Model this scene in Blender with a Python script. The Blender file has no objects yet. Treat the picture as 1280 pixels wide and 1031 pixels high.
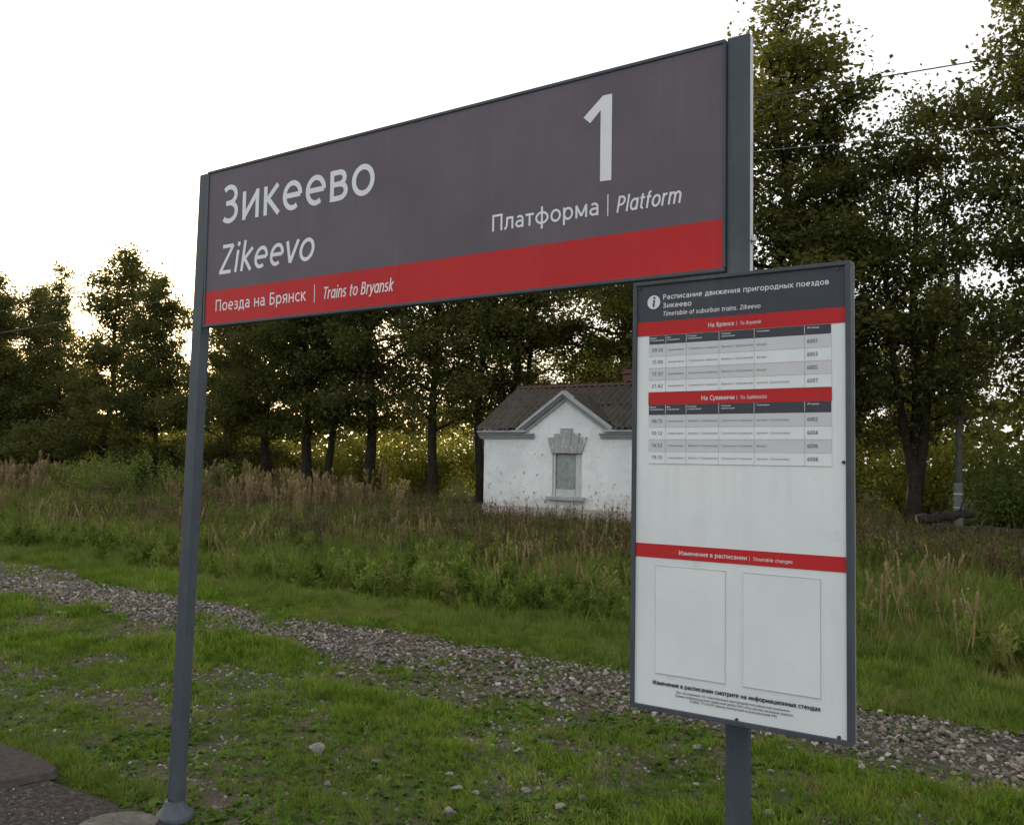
import bpy, bmesh, math, random
import numpy as np
from mathutils import Vector, Matrix

random.seed(7)
rng = np.random.default_rng(11)
sc = bpy.context.scene
C = sc.collection
R = math.radians

# ------------------------------------------------------------------ camera, sky, sun, exposure
cam_d = bpy.data.cameras.new('camera')
cam_d.lens = 31.22; cam_d.sensor_width = 36.0; cam_d.sensor_fit = 'HORIZONTAL'
cam_d.clip_start = 0.05; cam_d.clip_end = 2000
cam = bpy.data.objects.new('camera', cam_d); C.objects.link(cam)
PITCH, ROLL, YAW = 0.053475, 0.015920, 0.585667
fw = Vector((-math.sin(YAW)*math.cos(PITCH), math.cos(YAW)*math.cos(PITCH), math.sin(PITCH)))
rt = fw.cross(Vector((0, 0, 1))).normalized(); up = rt.cross(fw)
r2 = rt*math.cos(ROLL) + up*math.sin(ROLL); u2 = -rt*math.sin(ROLL) + up*math.cos(ROLL)
M = Matrix((r2, u2, -fw)).transposed().to_4x4(); M.translation = (0, 0, 1.75)
cam.matrix_world = M
sc.camera = cam

SUN_AZ, SUN_EL = R(56.0), R(9.0)      # azimuth measured from +Y towards -X
sun_dir = Vector((-math.sin(SUN_AZ)*math.cos(SUN_EL), math.cos(SUN_AZ)*math.cos(SUN_EL), math.sin(SUN_EL)))
w = bpy.data.worlds.new('World'); sc.world = w; w.use_nodes = True
nt = w.node_tree; nt.nodes.clear()
o_ = nt.nodes.new('ShaderNodeOutputWorld'); bg = nt.nodes.new('ShaderNodeBackground')
sky = nt.nodes.new('ShaderNodeTexSky'); sky.sky_type = 'NISHITA'; sky.sun_disc = False
sky.sun_elevation = SUN_EL; sky.sun_rotation = -SUN_AZ
sky.air_density = 1.0; sky.dust_density = 2.5; sky.ozone_density = 1.0
mixw = nt.nodes.new('ShaderNodeMixRGB'); mixw.inputs[0].default_value = 0.56
mixw.inputs[2].default_value = (11.9, 11.7, 11.3, 1)      # thin bright overcast veil over the blue
nt.links.new(sky.outputs[0], mixw.inputs[1]); nt.links.new(mixw.outputs[0], bg.inputs[0])
bg.inputs[1].default_value = 0.12
nt.links.new(bg.outputs[0], o_.inputs[0])
sd = bpy.data.lights.new('sun', 'SUN'); sd.energy = 4.5; sd.angle = R(0.6); sd.color = (1.0, .84, .62)
so = bpy.data.objects.new('sun', sd); C.objects.link(so)
so.rotation_euler = sun_dir.to_track_quat('Z', 'Y').to_euler()
sc.view_settings.view_transform = 'Standard'; sc.view_settings.look = 'None'
sc.view_settings.exposure = 0.46; sc.view_settings.gamma = 1.0
sc.view_settings.use_curve_mapping = False
sc.cycles.max_bounces = 6; sc.cycles.diffuse_bounces = 3; sc.cycles.transmission_bounces = 4
sc.cycles.transparent_max_bounces = 4

# ------------------------------------------------------------------ helpers
def link(name, mesh, mat=None, parent=None):
    o = bpy.data.objects.new(name, mesh); C.objects.link(o)
    if mat is not None and mesh is not None and hasattr(mesh, 'materials') and len(mesh.materials) == 0:
        mesh.materials.append(mat)
    if parent: o.parent = parent
    return o
def tag(o, label=None, cat=None, group=None, kind=None):
    if label: o['label'] = label
    if cat: o['category'] = cat
    if group: o['group'] = group
    if kind: o['kind'] = kind
    return o
def thing(name, label, cat, loc=(0, 0, 0), rz=0, group=None):
    o = bpy.data.objects.new(name, None); C.objects.link(o)
    o.empty_display_size = .2
    o.location = loc; o.rotation_euler = (0, 0, rz)
    return tag(o, label, cat, group)

class MB:
    def __init__(s): s.v = []; s.f = []
    def quad(s, a, b, c, d):
        n = len(s.v); s.v += [a, b, c, d]; s.f.append((n, n+1, n+2, n+3)); return s
    def poly(s, pts):
        n = len(s.v); s.v += list(pts); s.f.append(tuple(range(n, n+len(pts)))); return s
    def box(s, x0, y0, z0, x1, y1, z1):
        n = len(s.v)
        s.v += [(x0,y0,z0),(x1,y0,z0),(x1,y1,z0),(x0,y1,z0),(x0,y0,z1),(x1,y0,z1),(x1,y1,z1),(x0,y1,z1)]
        s.f += [tuple(n+i for i in q) for q in ((0,3,2,1),(4,5,6,7),(0,1,5,4),(1,2,6,5),(2,3,7,6),(3,0,4,7))]
        return s
    def prism_y(s, pts, y0, y1):       # outline in (x,z), counter-clockwise seen from -Y
        n = len(s.v); k = len(pts)
        s.v += [(x, y0, z) for x, z in pts] + [(x, y1, z) for x, z in pts]
        s.f.append(tuple(n+i for i in range(k))); s.f.append(tuple(n+k+i for i in reversed(range(k))))
        for i in range(k):
            j = (i+1) % k; s.f.append((n+j, n+i, n+k+i, n+k+j))
        return s
    def prism_x(s, pts, x0, x1):       # outline in (y,z)
        n = len(s.v); k = len(pts)
        s.v += [(x0, y, z) for y, z in pts] + [(x1, y, z) for y, z in pts]
        s.f.append(tuple(n+i for i in reversed(range(k)))); s.f.append(tuple(n+k+i for i in range(k)))
        for i in range(k):
            j = (i+1) % k; s.f.append((n+i, n+j, n+k+j, n+k+i))
        return s
    def tube(s, path, rad, seg=8, cap=True):
        path = [Vector(p) for p in path]; n0 = len(s.v)
        for i, p in enumerate(path):
            t = (path[min(i+1, len(path)-1)] - path[max(i-1, 0)]).normalized()
            a = t.cross(Vector((0.13, 1, 0.07))).normalized() if abs(t.y) < .95 else t.cross(Vector((1, 0, 0))).normalized()
            b = t.cross(a); rr = rad[i] if isinstance(rad, (list, tuple, np.ndarray)) else rad
            for k in range(seg):
                an = 2*math.pi*k/seg
                s.v.append(tuple(p + (a*math.cos(an)+b*math.sin(an))*rr))
        for i in range(len(path)-1):
            for k in range(seg):
                q = n0+i*seg; s.f.append((q+k, q+(k+1) % seg, q+seg+(k+1) % seg, q+seg+k))
        if cap:
            s.f.append(tuple(n0+k for k in reversed(range(seg))))
            s.f.append(tuple(n0+(len(path)-1)*seg+k for k in range(seg)))
        return s
    def lathe(s, prof, cx, cy, seg=20):
        n0 = len(s.v)
        for r, z in prof:
            for k in range(seg):
                a = 2*math.pi*k/seg; s.v.append((cx+r*math.cos(a), cy+r*math.sin(a), z))
        for i in range(len(prof)-1):
            for k in range(seg):
                q = n0+i*seg; s.f.append((q+k, q+(k+1) % seg, q+seg+(k+1) % seg, q+seg+k))
        return s
    def mesh(s, name, smooth=False):
        m = bpy.data.meshes.new(name); m.from_pydata([tuple(v) for v in s.v], [], s.f); m.update()
        if smooth: m.polygons.foreach_set('use_smooth', [True]*len(m.polygons))
        return m
    def build(s, name, mat, parent=None, bevel=0, smooth=False):
        m = s.mesh(name, smooth)
        if bevel:
            bm = bmesh.new(); bm.from_mesh(m)
            bmesh.ops.bevel(bm, geom=[e for e in bm.edges if e.is_manifold and e.calc_face_angle(0) > .5], offset=bevel, segments=2, affect='EDGES', profile=.6)
            bm.to_mesh(m); bm.free()
        return link(name, m, mat, parent)

# ------------------------------------------------------------------ materials
def mat(name, col=(.5, .5, .5), rough=.8, metal=0, spec=None):
    m = bpy.data.materials.new(name); m.use_nodes = True
    b = m.node_tree.nodes['Principled BSDF']
    b.inputs['Base Color'].default_value = (*col, 1); b.inputs['Roughness'].default_value = rough
    b.inputs['Metallic'].default_value = metal
    if spec is not None: b.inputs['Specular IOR Level'].default_value = spec
    return m
def nodes(m): return m.node_tree.nodes, m.node_tree.links, m.node_tree.nodes['Principled BSDF']
def noise(N, L, vec, scale, detail=4, rough=.6, dist=0):
    n = N.new('ShaderNodeTexNoise'); n.inputs['Scale'].default_value = scale; n.inputs['Detail'].default_value = detail
    n.inputs['Roughness'].default_value = rough; n.inputs['Distortion'].default_value = dist
    if vec is not None: L.new(vec, n.inputs['Vector'])
    return n.outputs['Fac']
def ramp(N, L, fac, stops):
    r = N.new('ShaderNodeValToRGB'); L.new(fac, r.inputs[0]); e = r.color_ramp.elements
    while len(e) < len(stops): e.new(.5)
    for i, (p, c) in enumerate(stops):
        e[i].position = p; e[i].color = (*c, 1) if len(c) == 3 else c
    return r.outputs['Color']
def mixc(N, L, fac, a, b, mode='MIX'):
    m = N.new('ShaderNodeMixRGB'); m.blend_type = mode
    for i, x in enumerate((fac, a, b)):
        if hasattr(x, 'node'): L.new(x, m.inputs[i])
        elif isinstance(x, (int, float)): m.inputs[i].default_value = x if i == 0 else (x, x, x, 1)
        else: m.inputs[i].default_value = (*x, 1)
    return m.outputs[0]
def bump(N, L, b, h, strength=.3, dist=.02):
    n = N.new('ShaderNodeBump'); n.inputs['Strength'].default_value = strength; n.inputs['Distance'].default_value = dist
    L.new(h, n.inputs['Height']); L.new(n.outputs[0], b.inputs['Normal'])
def pos(N): return N.new('ShaderNodeNewGeometry').outputs['Position']
def mottled(name, c1, c2, scale, rough=.8, c3=None, bs=.3, bd=.01, metal=0, detail=6, spec=None, dirt=None):
    m = mat(name, c1, rough, metal, spec); N, L, b = nodes(m); p = pos(N)
    f = noise(N, L, p, scale, detail, .65)
    st = [(.32, c1), (.66, c2)] if c3 is None else [(.3, c1), (.5, c2), (.72, c3)]
    col = ramp(N, L, f, st)
    if dirt:
        f2 = noise(N, L, p, dirt[0], 5, .7); col = mixc(N, L, ramp(N, L, f2, [(dirt[2], (0, 0, 0)), (dirt[3], (1, 1, 1))]), col, dirt[1])
    L.new(col, b.inputs['Base Color'])
    if bs: bump(N, L, b, noise(N, L, p, scale*3, 6, .7), bs, bd)
    return m

MT = {}
def streaks(m, amt=.35, col=(.30, .29, .27)):
    N, L, b = nodes(m); p = pos(N); mp = N.new('ShaderNodeMapping'); L.new(p, mp.inputs[0]); mp.inputs['Scale'].default_value = (38, 38, 1.3)
    f = noise(N, L, mp.outputs[0], 1.0, 4, .7); f2 = noise(N, L, p, 3.2, 5, .7); old = b.inputs['Base Color'].links[0].from_socket
    mu = N.new('ShaderNodeMath'); mu.operation = 'MULTIPLY'; L.new(f, mu.inputs[0]); L.new(f2, mu.inputs[1])
    k = ramp(N, L, mu.outputs[0], [(.24, (0, 0, 0)), (.42, (amt, amt, amt))]); L.new(mixc(N, L, k, old, col), b.inputs['Base Color'])
MT['frame'] = mottled('slate_grey_paint', (.045, .058, .074), (.056, .071, .089), 9, .5, spec=.3, bs=.05, bd=.002, dirt=(3.5, (.068, .076, .085), .55, .8))
MT['side'] = mottled('pale_sky_glint', (.42, .44, .44), (.5, .52, .52), 12, .45, bs=.05, bd=.002, dirt=(14, (.25, .25, .24), .6, .75))  # tone carries the sky's reflection off the right post's side
MT['side_dull'] = mottled('dull_metal_edge', (.17, .17, .165), (.24, .24, .22), 12, .6, bs=.05, bd=.002)
MT['sign_grey'] = mottled('grey_film', (.096, .083, .107), (.114, .099, .124), 1.6, .5, spec=.2, bs=.03, bd=.001, dirt=(2.2, (.128, .112, .130), .45, .8))
MT['sign_red'] = mottled('red_film', (.43, .022, .026), (.48, .027, .031), 2.0, .5, spec=.15, bs=.03, bd=.001)
MT['white_film'] = mottled('white_film', (.62, .64, .68), (.70, .72, .76), 5, .4, bs=0)
MT['hdr_grey'] = mottled('dark_grey_print', (.048, .053, .068), (.058, .062, .078), 3, .5, spec=.2, bs=0)
MT['board_white'] = mottled('board_white', (.64, .68, .71), (.71, .75, .77), 2.6, .3, bs=.02, bd=.001, dirt=(6, (.52, .53, .54), .6, .9))
MT['cell'] = mottled('printed_grey_cell', (.52, .53, .56), (.56, .57, .59), 5, .35, bs=0)
MT['rule'] = mat('printed_rule', (.36, .37, .40), .5)
MT['ink'] = mat('black_ink', (.035, .035, .045), .5)
MT['ink_grey'] = mat('grey_ink', (.13, .13, .15), .5)
MT['clear'] = mat('pocket_edge', (.46, .48, .50), .3)
MT['pocket'] = mottled('holder_sheet', (.65, .695, .72), (.72, .765, .785), 3.5, .22, bs=.02, bd=.001)
MT['steel'] = mottled('bolt_steel', (.35, .35, .35), (.5, .5, .48), 60, .35, metal=.9, bs=0)
MT['rust'] = mottled('dark_bolt', (.03, .03, .035), (.07, .05, .04), 80, .6, bs=0)

streaks(MT['sign_grey'], .13, (.20, .19, .19)); streaks(MT['sign_red'], .08, (.35, .14, .12)); streaks(MT['board_white'], .16, (.45, .45, .43)); streaks(MT['frame'], .3, (.12, .125, .12)); streaks(MT['hdr_grey'], .15, (.14, .14, .14))
# ------------------------------------------------------------------ stroke lettering (own letterforms, cap height 1)
def _arc(cx, cy, rx, ry, a0, a1, n=None):
    n = n or max(4, int(abs(a1-a0)/15))
    return [(cx+rx*math.cos(R(a0+(a1-a0)*i/n)), cy+ry*math.sin(R(a0+(a1-a0)*i/n))) for i in range(n+1)]
def _glyphs():
    A = _arc; O = A(.32, .37, .245, .31, 0, 360, 28); G = {}
    G[' '] = (.30, [])
    G['o'] = (.64, [O])
    G['e'] = (.62, [[(.09, .375), (.555, .375)], A(.32, .37, .235, .31, 0, 305)])
    G['c'] = (.52, [A(.32, .37, .24, .31, 50, 310)])
    G['a'] = (.57, [[(.46, 0), (.46, .47)] , A(.28, .48, .18, .2, 0, 140), [(.46, .40), (.30, .40)] + A(.255, .235, .18, .165, 90, 270) + [(.34, .08), (.46, .18)]])
    G['@'] = (.62, [A(.30, .37, .225, .31, 0, 360, 28), [(.52, 0), (.52, .74)]])           # single-storey a for the italic
    G['и'] = (.62, [[(.1, 0), (.1, .74)], [(.52, 0), (.52, .74)], [(.1, .07), (.52, .67)]])
    G['й'] = (.62, G['и'][1] + [A(.31, .98, .12, .1, 200, 340)])
    G['k'] = (.54, [[(.1, 0), (.1, 1.03)], [(.48, .74), (.14, .38)], [(.17, .42), (.51, 0)]])
    G['к'] = (.54, [[(.1, 0), (.1, .74)], [(.48, .74), (.14, .38)], [(.17, .42), (.51, 0)]])
    G['в'] = (.56, [[(.1, 0), (.1, .74)], [(.1, .68), (.3, .68)] + A(.3, .54, .14, .14, 90, -90) + [(.1, .395)], [(.3, .395)] + A(.31, .228, .17, .167, 90, -90) + [(.1, .06)]])
    G['з'] = (.48, [A(.21, .535, .17, .15, 145, -90) + [(.13, .385)], A(.21, .225, .19, .165, 90, -145)])
    G['З'] = (.58, [A(.25, .735, .21, .21, 140, -90) + [(.14, .525)], A(.25, .29, .235, .235, 90, -140)])
    G['п'] = (.60, [[(.1, 0), (.1, .74)], [(.5, 0), (.5, .74)], [(.1, .68), (.5, .68)]])
    G['П'] = (.76, [[(.12, 0), (.12, 1)], [(.64, 0), (.64, 1)], [(.12, .94), (.64, .94)]])
    G['л'] = (.60, [[(.0, .05), (.09, .08), (.15, .22), (.17, .45), (.18, .74)], [(.5, 0), (.5, .74)], [(.18, .68), (.5, .68)]])
    G['д'] = (.64, [[(.12, .06), (.18, .25), (.2, .74)], [(.2, .68), (.49, .68)], [(.49, .74), (.49, .06)], [(.0, .06), (.62, .06)], [(.06, .06), (.06, -.16)], [(.56, .06), (.56, -.16)]])
    G['Д'] = (.80, [[(.16, .06), (.25, .4), (.27, 1)], [(.27, .94), (.62, .94)], [(.62, 1), (.62, .06)], [(.02, .06), (.78, .06)], [(.08, .06), (.08, -.18)], [(.72, .06), (.72, -.18)]])
    G['н'] = (.62, [[(.1, 0), (.1, .74)], [(.52, 0), (.52, .74)], [(.1, .38), (.52, .38)]])
    G['Н'] = (.78, [[(.12, 0), (.12, 1)], [(.66, 0), (.66, 1)], [(.12, .52), (.66, .52)]])
    G['И'] = (.78, [[(.12, 0), (.12, 1)], [(.66, 0), (.66, 1)], [(.12, .08), (.66, .92)]])
    G['б'] = (.62, [A(.32, .33, .235, .27, 0, 360, 26), A(.36, .40, .27, .52, 180, 100) + [(.52, .97)]])
    G['Б'] = (.64, [[(.12, 0), (.12, 1)], [(.12, .94), (.53, .94)], [(.12, .57), (.32, .57)] + A(.33, .315, .22, .255, 90, -90) + [(.12, .06)]])
    G['Р'] = (.62, [[(.12, 0), (.12, 1)], [(.12, .94), (.3, .94)] + A(.31, .70, .22, .24, 90, -90) + [(.12, .46)]])
    G['В'] = (.66, [[(.12, 0), (.12, 1)], [(.12, .94), (.32, .94)] + A(.32, .74, .18, .2, 90, -90) + [(.12, .54)], [(.32, .54)] + A(.34, .30, .22, .24, 90, -90) + [(.12, .06)]])
    G['р'] = (.64, [[(.1, -.27), (.1, .74)], A(.33, .37, .225, .31, 0, 360, 26)])
    G['я'] = (.56, [[(.46, 0), (.46, .74)], [(.46, .68), (.27, .68)] + A(.26, .51, .17, .17, 90, 270) + [(.46, .34)], [(.30, .34), (.06, 0)]])
    G['т'] = (.50, [[(.25, 0), (.25, .68)], [(.0, .68), (.5, .68)]])
    G['T'] = (.60, [[(.3, 0), (.3, .94)], [(.0, .94), (.6, .94)]])
    G['ф'] = (.84, [[(.42, -.27), (.42, 1.03)], A(.42, .37, .335, .31, 0, 360, 30)])
    G['Ф'] = (.92, [[(.46, -.02), (.46, 1.02)], A(.46, .5, .37, .33, 0, 360, 30)])
    G['м'] = (.74, [[(.1, 0), (.1, .74)], [(.64, 0), (.64, .74)], [(.1, .70), (.37, .10)], [(.37, .10), (.64, .70)]])
    G['с'] = G['c']; G['а'] = G['a']; G['е'] = G['e']; G['о'] = G['o']
    G['г'] = (.42, [[(.1, 0), (.1, .74)], [(.1, .68), (.42, .68)]])
    G['ж'] = (.80, [[(.4, 0), (.4, .74)], [(.05, .74), (.36, .38), (.0, 0)], [(.75, .74), (.44, .38), (.8, 0)]])
    G['ы'] = (.74, [[(.1, 0), (.1, .74)], [(.1, .44), (.26, .44)] + A(.27, .25, .17, .19, 90, -90) + [(.1, .06)], [(.64, 0), (.64, .74)]])
    G['ь'] = (.52, G['ы'][1][:2])
    G['х'] = (.52, [[(.03, .74), (.49, 0)], [(.49, .74), (.03, 0)]])
    G['ч'] = (.58, [[(.48, 0), (.48, .74)], [(.1, .74), (.1, .46), (.15, .36), (.25, .32), (.48, .38)]])
    G['у'] = (.52, [[(.03, .74), (.27, .06)], [(.49, .74), (.24, .0), (.17, -.15), (.02, -.2)]]); G['y'] = G['у']
    G['ц'] = (.66, [[(.1, .74), (.1, .06)], [(.5, .74), (.5, 0)], [(.1, .06), (.62, .06)], [(.62, .06), (.62, -.16)]])
    G['Ц'] = (.82, [[(.12, 1), (.12, .06)], [(.64, 1), (.64, 0)], [(.12, .06), (.77, .06)], [(.77, .06), (.77, -.18)]])
    G['ю'] = (.88, [[(.1, 0), (.1, .74)], [(.1, .38), (.34, .38)], A(.56, .37, .225, .31, 0, 360, 26)])
    G['щ'] = (.92, [[(.1, .74), (.1, .06)], [(.42, .74), (.42, .06)], [(.76, .74), (.76, 0)], [(.1, .06), (.88, .06)], [(.88, .06), (.88, -.16)]])
    G['ш'] = (.84, [[(.1, .74), (.1, .06)], [(.42, .74), (.42, .06)], [(.74, .74), (.74, 0)], [(.1, .06), (.74, .06)]])
    G['э'] = (.52, [A(.2, .37, .24, .31, 130, -130), [(.12, .37), (.44, .37)]])
    G['О'] = (.86, [A(.43, .5, .35, .44, 0, 360, 32)])
    G['С'] = (.68, [A(.45, .5, .36, .44, 50, 310)])
    G['А'] = (.72, [[(.03, 0), (.36, .97)], [(.36, .97), (.69, 0)], [(.15, .33), (.57, .33)]])
    G['Е'] = (.58, [[(.12, 0), (.12, 1)], [(.12, .94), (.54, .94)], [(.12, .52), (.5, .52)], [(.12, .06), (.56, .06)]])
    G['Z'] = (.62, [[(.05, .94), (.54, .94)], [(.54, .96), (.07, .04)], [(.04, .06), (.58, .06)]])
    G['P'] = G['Р']; G['B'] = G['В']; G['N'] = G['И']
    G['S'] = (.58, [A(.30, .735, .20, .205, 45, 250) + A(.27, .29, .22, .235, 75, -145)])
    G['i'] = (.24, [[(.12, 0), (.12, .74)], [(.12, .88), (.12, 1.02)]])
    G['l'] = (.24, [[(.12, 0), (.12, 1.03)]])
    G['t'] = (.40, [[(.16, .93), (.16, .2)] + A(.28, .2, .12, .14, 180, 285), [(.02, .68), (.36, .68)]])
    G['f'] = (.36, [[(.14, 0), (.14, .8)] + A(.27, .8, .13, .17, 180, 80), [(.02, .68), (.34, .68)]])
    G['r'] = (.40, [[(.1, 0), (.1, .74)], A(.33, .44, .23, .24, 180, 85)])
    G['n'] = (.60, [[(.1, 0), (.1, .74)], A(.30, .46, .2, .22, 180, 0) + [(.5, 0)]])
    G['h'] = (.60, [[(.1, 0), (.1, 1.03)], G['n'][1][1]])
    G['m'] = (.92, [[(.1, 0), (.1, .74)], A(.28, .46, .18, .22, 180, 0) + [(.46, 0)], A(.64, .46, .18, .22, 180, 0) + [(.82, 0)]])
    G['u'] = (.60, [[(.5, 0), (.5, .74)], [(.1, .74)] + A(.30, .28, .2, .22, 180, 360)])
    G['v'] = (.52, [[(.03, .74), (.26, .03)], [(.26, .03), (.49, .74)]])
    G['b'] = (.64, [[(.1, 0), (.1, 1.03)], A(.33, .37, .225, .31, 0, 360, 26)])
    G['d'] = (.64, [[(.54, 0), (.54, 1.03)], A(.31, .37, .225, .31, 0, 360, 26)])
    G['g'] = (.64, [A(.31, .37, .225, .31, 0, 360, 26), [(.54, .74), (.54, -.05)] + A(.33, -.05, .21, .16, 0, -140)])
    G['s'] = (.48, [A(.235, .53, .155, .15, 40, 250) + A(.225, .215, .17, .155, 70, -145)])
    G['1'] = (.5, [[(.3, 0), (.3, 1)], [(.3, .95), (.08, .78)]])
    G['0'] = (.62, [A(.31, .5, .225, .44, 0, 360, 28)])
    G['2'] = (.60, [A(.28, .70, .2, .24, 150, -20) + [(.40, .48), (.09, .07)], [(.05, .06), (.52, .06)]])
    G['3'] = (.58, G['З'][1])
    G['4'] = (.62, [[(.42, 0), (.42, 1)], [(.42, .94), (.06, .30)], [(.04, .28), (.58, .28)]])
    G['5'] = (.60, [[(.48, .94), (.14, .94), (.12, .56)], [(.12, .55)] + A(.26, .31, .23, .25, 80, -140)])
    G['6'] = (.62, [A(.32, .31, .22, .25, 0, 360, 26), A(.47, .38, .38, .56, 180, 95)])
    G['7'] = (.56, [[(.04, .94), (.52, .94)], [(.5, .94), (.18, 0)]])
    G['8'] = (.62, [A(.31, .73, .18, .21, 0, 360, 24), A(.31, .28, .22, .22, 0, 360, 26)])
    G['9'] = (.62, [A(.30, .69, .22, .25, 0, 360, 26), A(.15, .62, .38, .56, 0, -85)])
    G[':'] = (.26, [[(.13, .04), (.13, .18)], [(.13, .56), (.13, .70)]])
    G['.'] = (.24, [[(.12, 0), (.12, .14)]])
    G['-'] = (.38, [[(.04, .36), (.34, .36)]])
    G['('] = (.32, [A(.42, .42, .3, .6, 125, 235)]); G[')'] = (.32, [A(-.1, .42, .3, .6, 55, -55)])
    G['«'] = (.5, [[(.24, .6), (.06, .36), (.24, .12)], [(.44, .6), (.26, .36), (.44, .12)]])
    G['»'] = (.5, [[(.06, .6), (.24, .36), (.06, .12)], [(.26, .6), (.44, .36), (.26, .12)]])
    G['№'] = (1.12, G['N'][1] + [A(.92, .66, .14, .2, 0, 360, 18), [(.78, .3), (1.06, .3)]])
    G['|'] = (.3, [[(.15, -.2), (.15, 1.1)]])
    return G
GL = _glyphs()
def lettering(text, x0, x1, zb, cap, yf, material, parent, sw=.062, italic=0.0, name='lettering', label=None):
    """one printed line in the plane Y = yf facing -Y, from x0 to x1, baseline zb"""
    tot = sum(GL[c][0] for c in text)+.06*len(text); sx = (x1-x0)/tot/cap
    V, F = [], []; cxp = 0.0; k = 0
    for ch in text:
        adv, strokes = GL[ch]
        for st in strokes:
            P = [((cxp+x)*sx+italic*z, z) for x, z in st]
            closed = abs(P[0][0]-P[-1][0]) < 1e-6 and abs(P[0][1]-P[-1][1]) < 1e-6 and len(P) > 4
            n = len(P); k += 1; y = yf-1.2e-5*(k % 12)
            if closed: P = P[:-1]; n -= 1
            b0 = len(V)
            for i in range(n):
                a = P[(i-1) % n] if (closed or i > 0) else P[i]
                c = P[(i+1) % n] if (closed or i < n-1) else P[i]
                d1 = Vector((P[i][0]-a[0], P[i][1]-a[1])); d2 = Vector((c[0]-P[i][0], c[1]-P[i][1]))
                if d1.length < 1e-7: d1 = d2
                if d2.length < 1e-7: d2 = d1
                d1.normalize(); d2.normalize(); t = d1+d2
                if t.length < 1e-4: t = d1.copy()
                t.normalize(); nn = Vector((-t.y, t.x)); f = min(1.7, 1/max(.3, nn.dot(Vector((-d1.y, d1.x)))))
                for s_ in (1, -1):
                    V.append((x0+(P[i][0]+nn.x*sw*f*s_)*cap, y, zb+(P[i][1]+nn.y*sw*f*s_)*cap))
            for i in range(n if closed else n-1):
                j = (i+1) % n; F.append((b0+2*i, b0+2*i+1, b0+2*j+1, b0+2*j))
        cxp += adv+.06
    m = bpy.data.meshes.new(name); m.from_pydata(V, [], F); m.update()
    o = link(name, m, material, parent)
    if label: o['label'] = label
    return o
def plate(x0, z0, x1, z1, yf, th, name, material, parent, label=None):
    o = MB().box(x0, yf, z0, x1, yf+th, z1).build(name, material, parent)
    if label: o['label'] = label
    return o

# ------------------------------------------------------------------ ground
def vnoise(x, y, seed=0):
    """smooth value noise, numpy"""
    def h(i, j):
        n = (i*374761393 + j*668265263 + seed*1442695) & 0x7fffffff
        n = ((n ^ (n >> 13))*1274126177) & 0x7fffffff
        return ((n ^ (n >> 16)) & 0xffff)/65535.0
    xi = np.floor(x).astype(np.int64); yi = np.floor(y).astype(np.int64); fx = x-xi; fy = y-yi
    fx = fx*fx*(3-2*fx); fy = fy*fy*(3-2*fy)
    a = h(xi, yi); b = h(xi+1, yi); c = h(xi, yi+1); d = h(xi+1, yi+1)
    return (a*(1-fx)+b*fx)*(1-fy)+(c*(1-fx)+d*fx)*fy
def fbm(x, y, seed=0, o=4):
    s = 0; a = .5; t = 0
    for i in range(o): s = s+a*vnoise(x*2**i, y*2**i, seed+i); t += a; a *= .5
    return s/t
def ballast_mask(x, y):
    """1 inside the strip of track ballast (along X), 0 outside, ragged edges"""
    lo = 5.60+.38*(fbm(x*.9, y*.9, 5)-.5)*2 + np.where(x < -8, (-8-x)*.03, 0)*0
    hi = 7.12+.40*(fbm(x*.8+9, y*.8, 8)-.5)*2 + np.clip((-9-x)*.12, 0, .8)
    e = .30; hole = np.clip((.71-fbm(x*2.1+5, y*2.6, 151, 3))*9, .68, 1)
    return np.clip((y-lo)/e, 0, 1)*np.clip((hi-y)/e, 0, 1)*hole
def dirt_mask(x, y):
    return np.clip(np.maximum((fbm(x*.75+3, y*1.3, 21, 4)-.49)*6, (fbm(x*2.6+3, y*3.2, 27, 3)-.53)*8), 0, 1)
def gz(x, y):
    x = np.asarray(x, float); y = np.asarray(y, float)
    z = .05*(fbm(x*.35, y*.35, 31)-.5) + .035*(fbm(x*2.3, y*2.3, 33)-.5)*np.clip((y-2.9)/.5, 0, 1)
    z = z + .022*np.exp(-((y-6.3)/.55)**2) - .10*np.exp(-((y-10.5)/2.2)**2) + .08*np.clip((y-14)/8, 0, 1)
    return z - .035
def grid_mesh(name, x0, x1, nx, y0, y1, ny, zf):
    xs = np.linspace(x0, x1, nx); ys = np.linspace(y0, y1, ny); X, Y = np.meshgrid(xs, ys)
    Z = zf(X, Y); V = np.stack([X.ravel(), Y.ravel(), Z.ravel()], 1)
    i = np.arange((ny-1)*nx).reshape(ny-1, nx)[:, :-1].ravel()
    F = np.stack([i, i+1, i+nx+1, i+nx], 1)
    return fast_mesh(name, V, F)
def fast_mesh(name, V, F, smooth=True):
    m = bpy.data.meshes.new(name); k = F.shape[1]
    m.vertices.add(len(V)); m.vertices.foreach_set('co', V.astype(np.float32).ravel())
    m.loops.add(len(F)*k); m.loops.foreach_set('vertex_index', F.astype(np.int32).ravel())
    m.polygons.add(len(F)); m.polygons.foreach_set('loop_start', np.arange(0, len(F)*k, k, dtype=np.int32))
    m.polygons.foreach_set('use_smooth', [smooth]*len(F))
    m.update(calc_edges=True); return m

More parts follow.
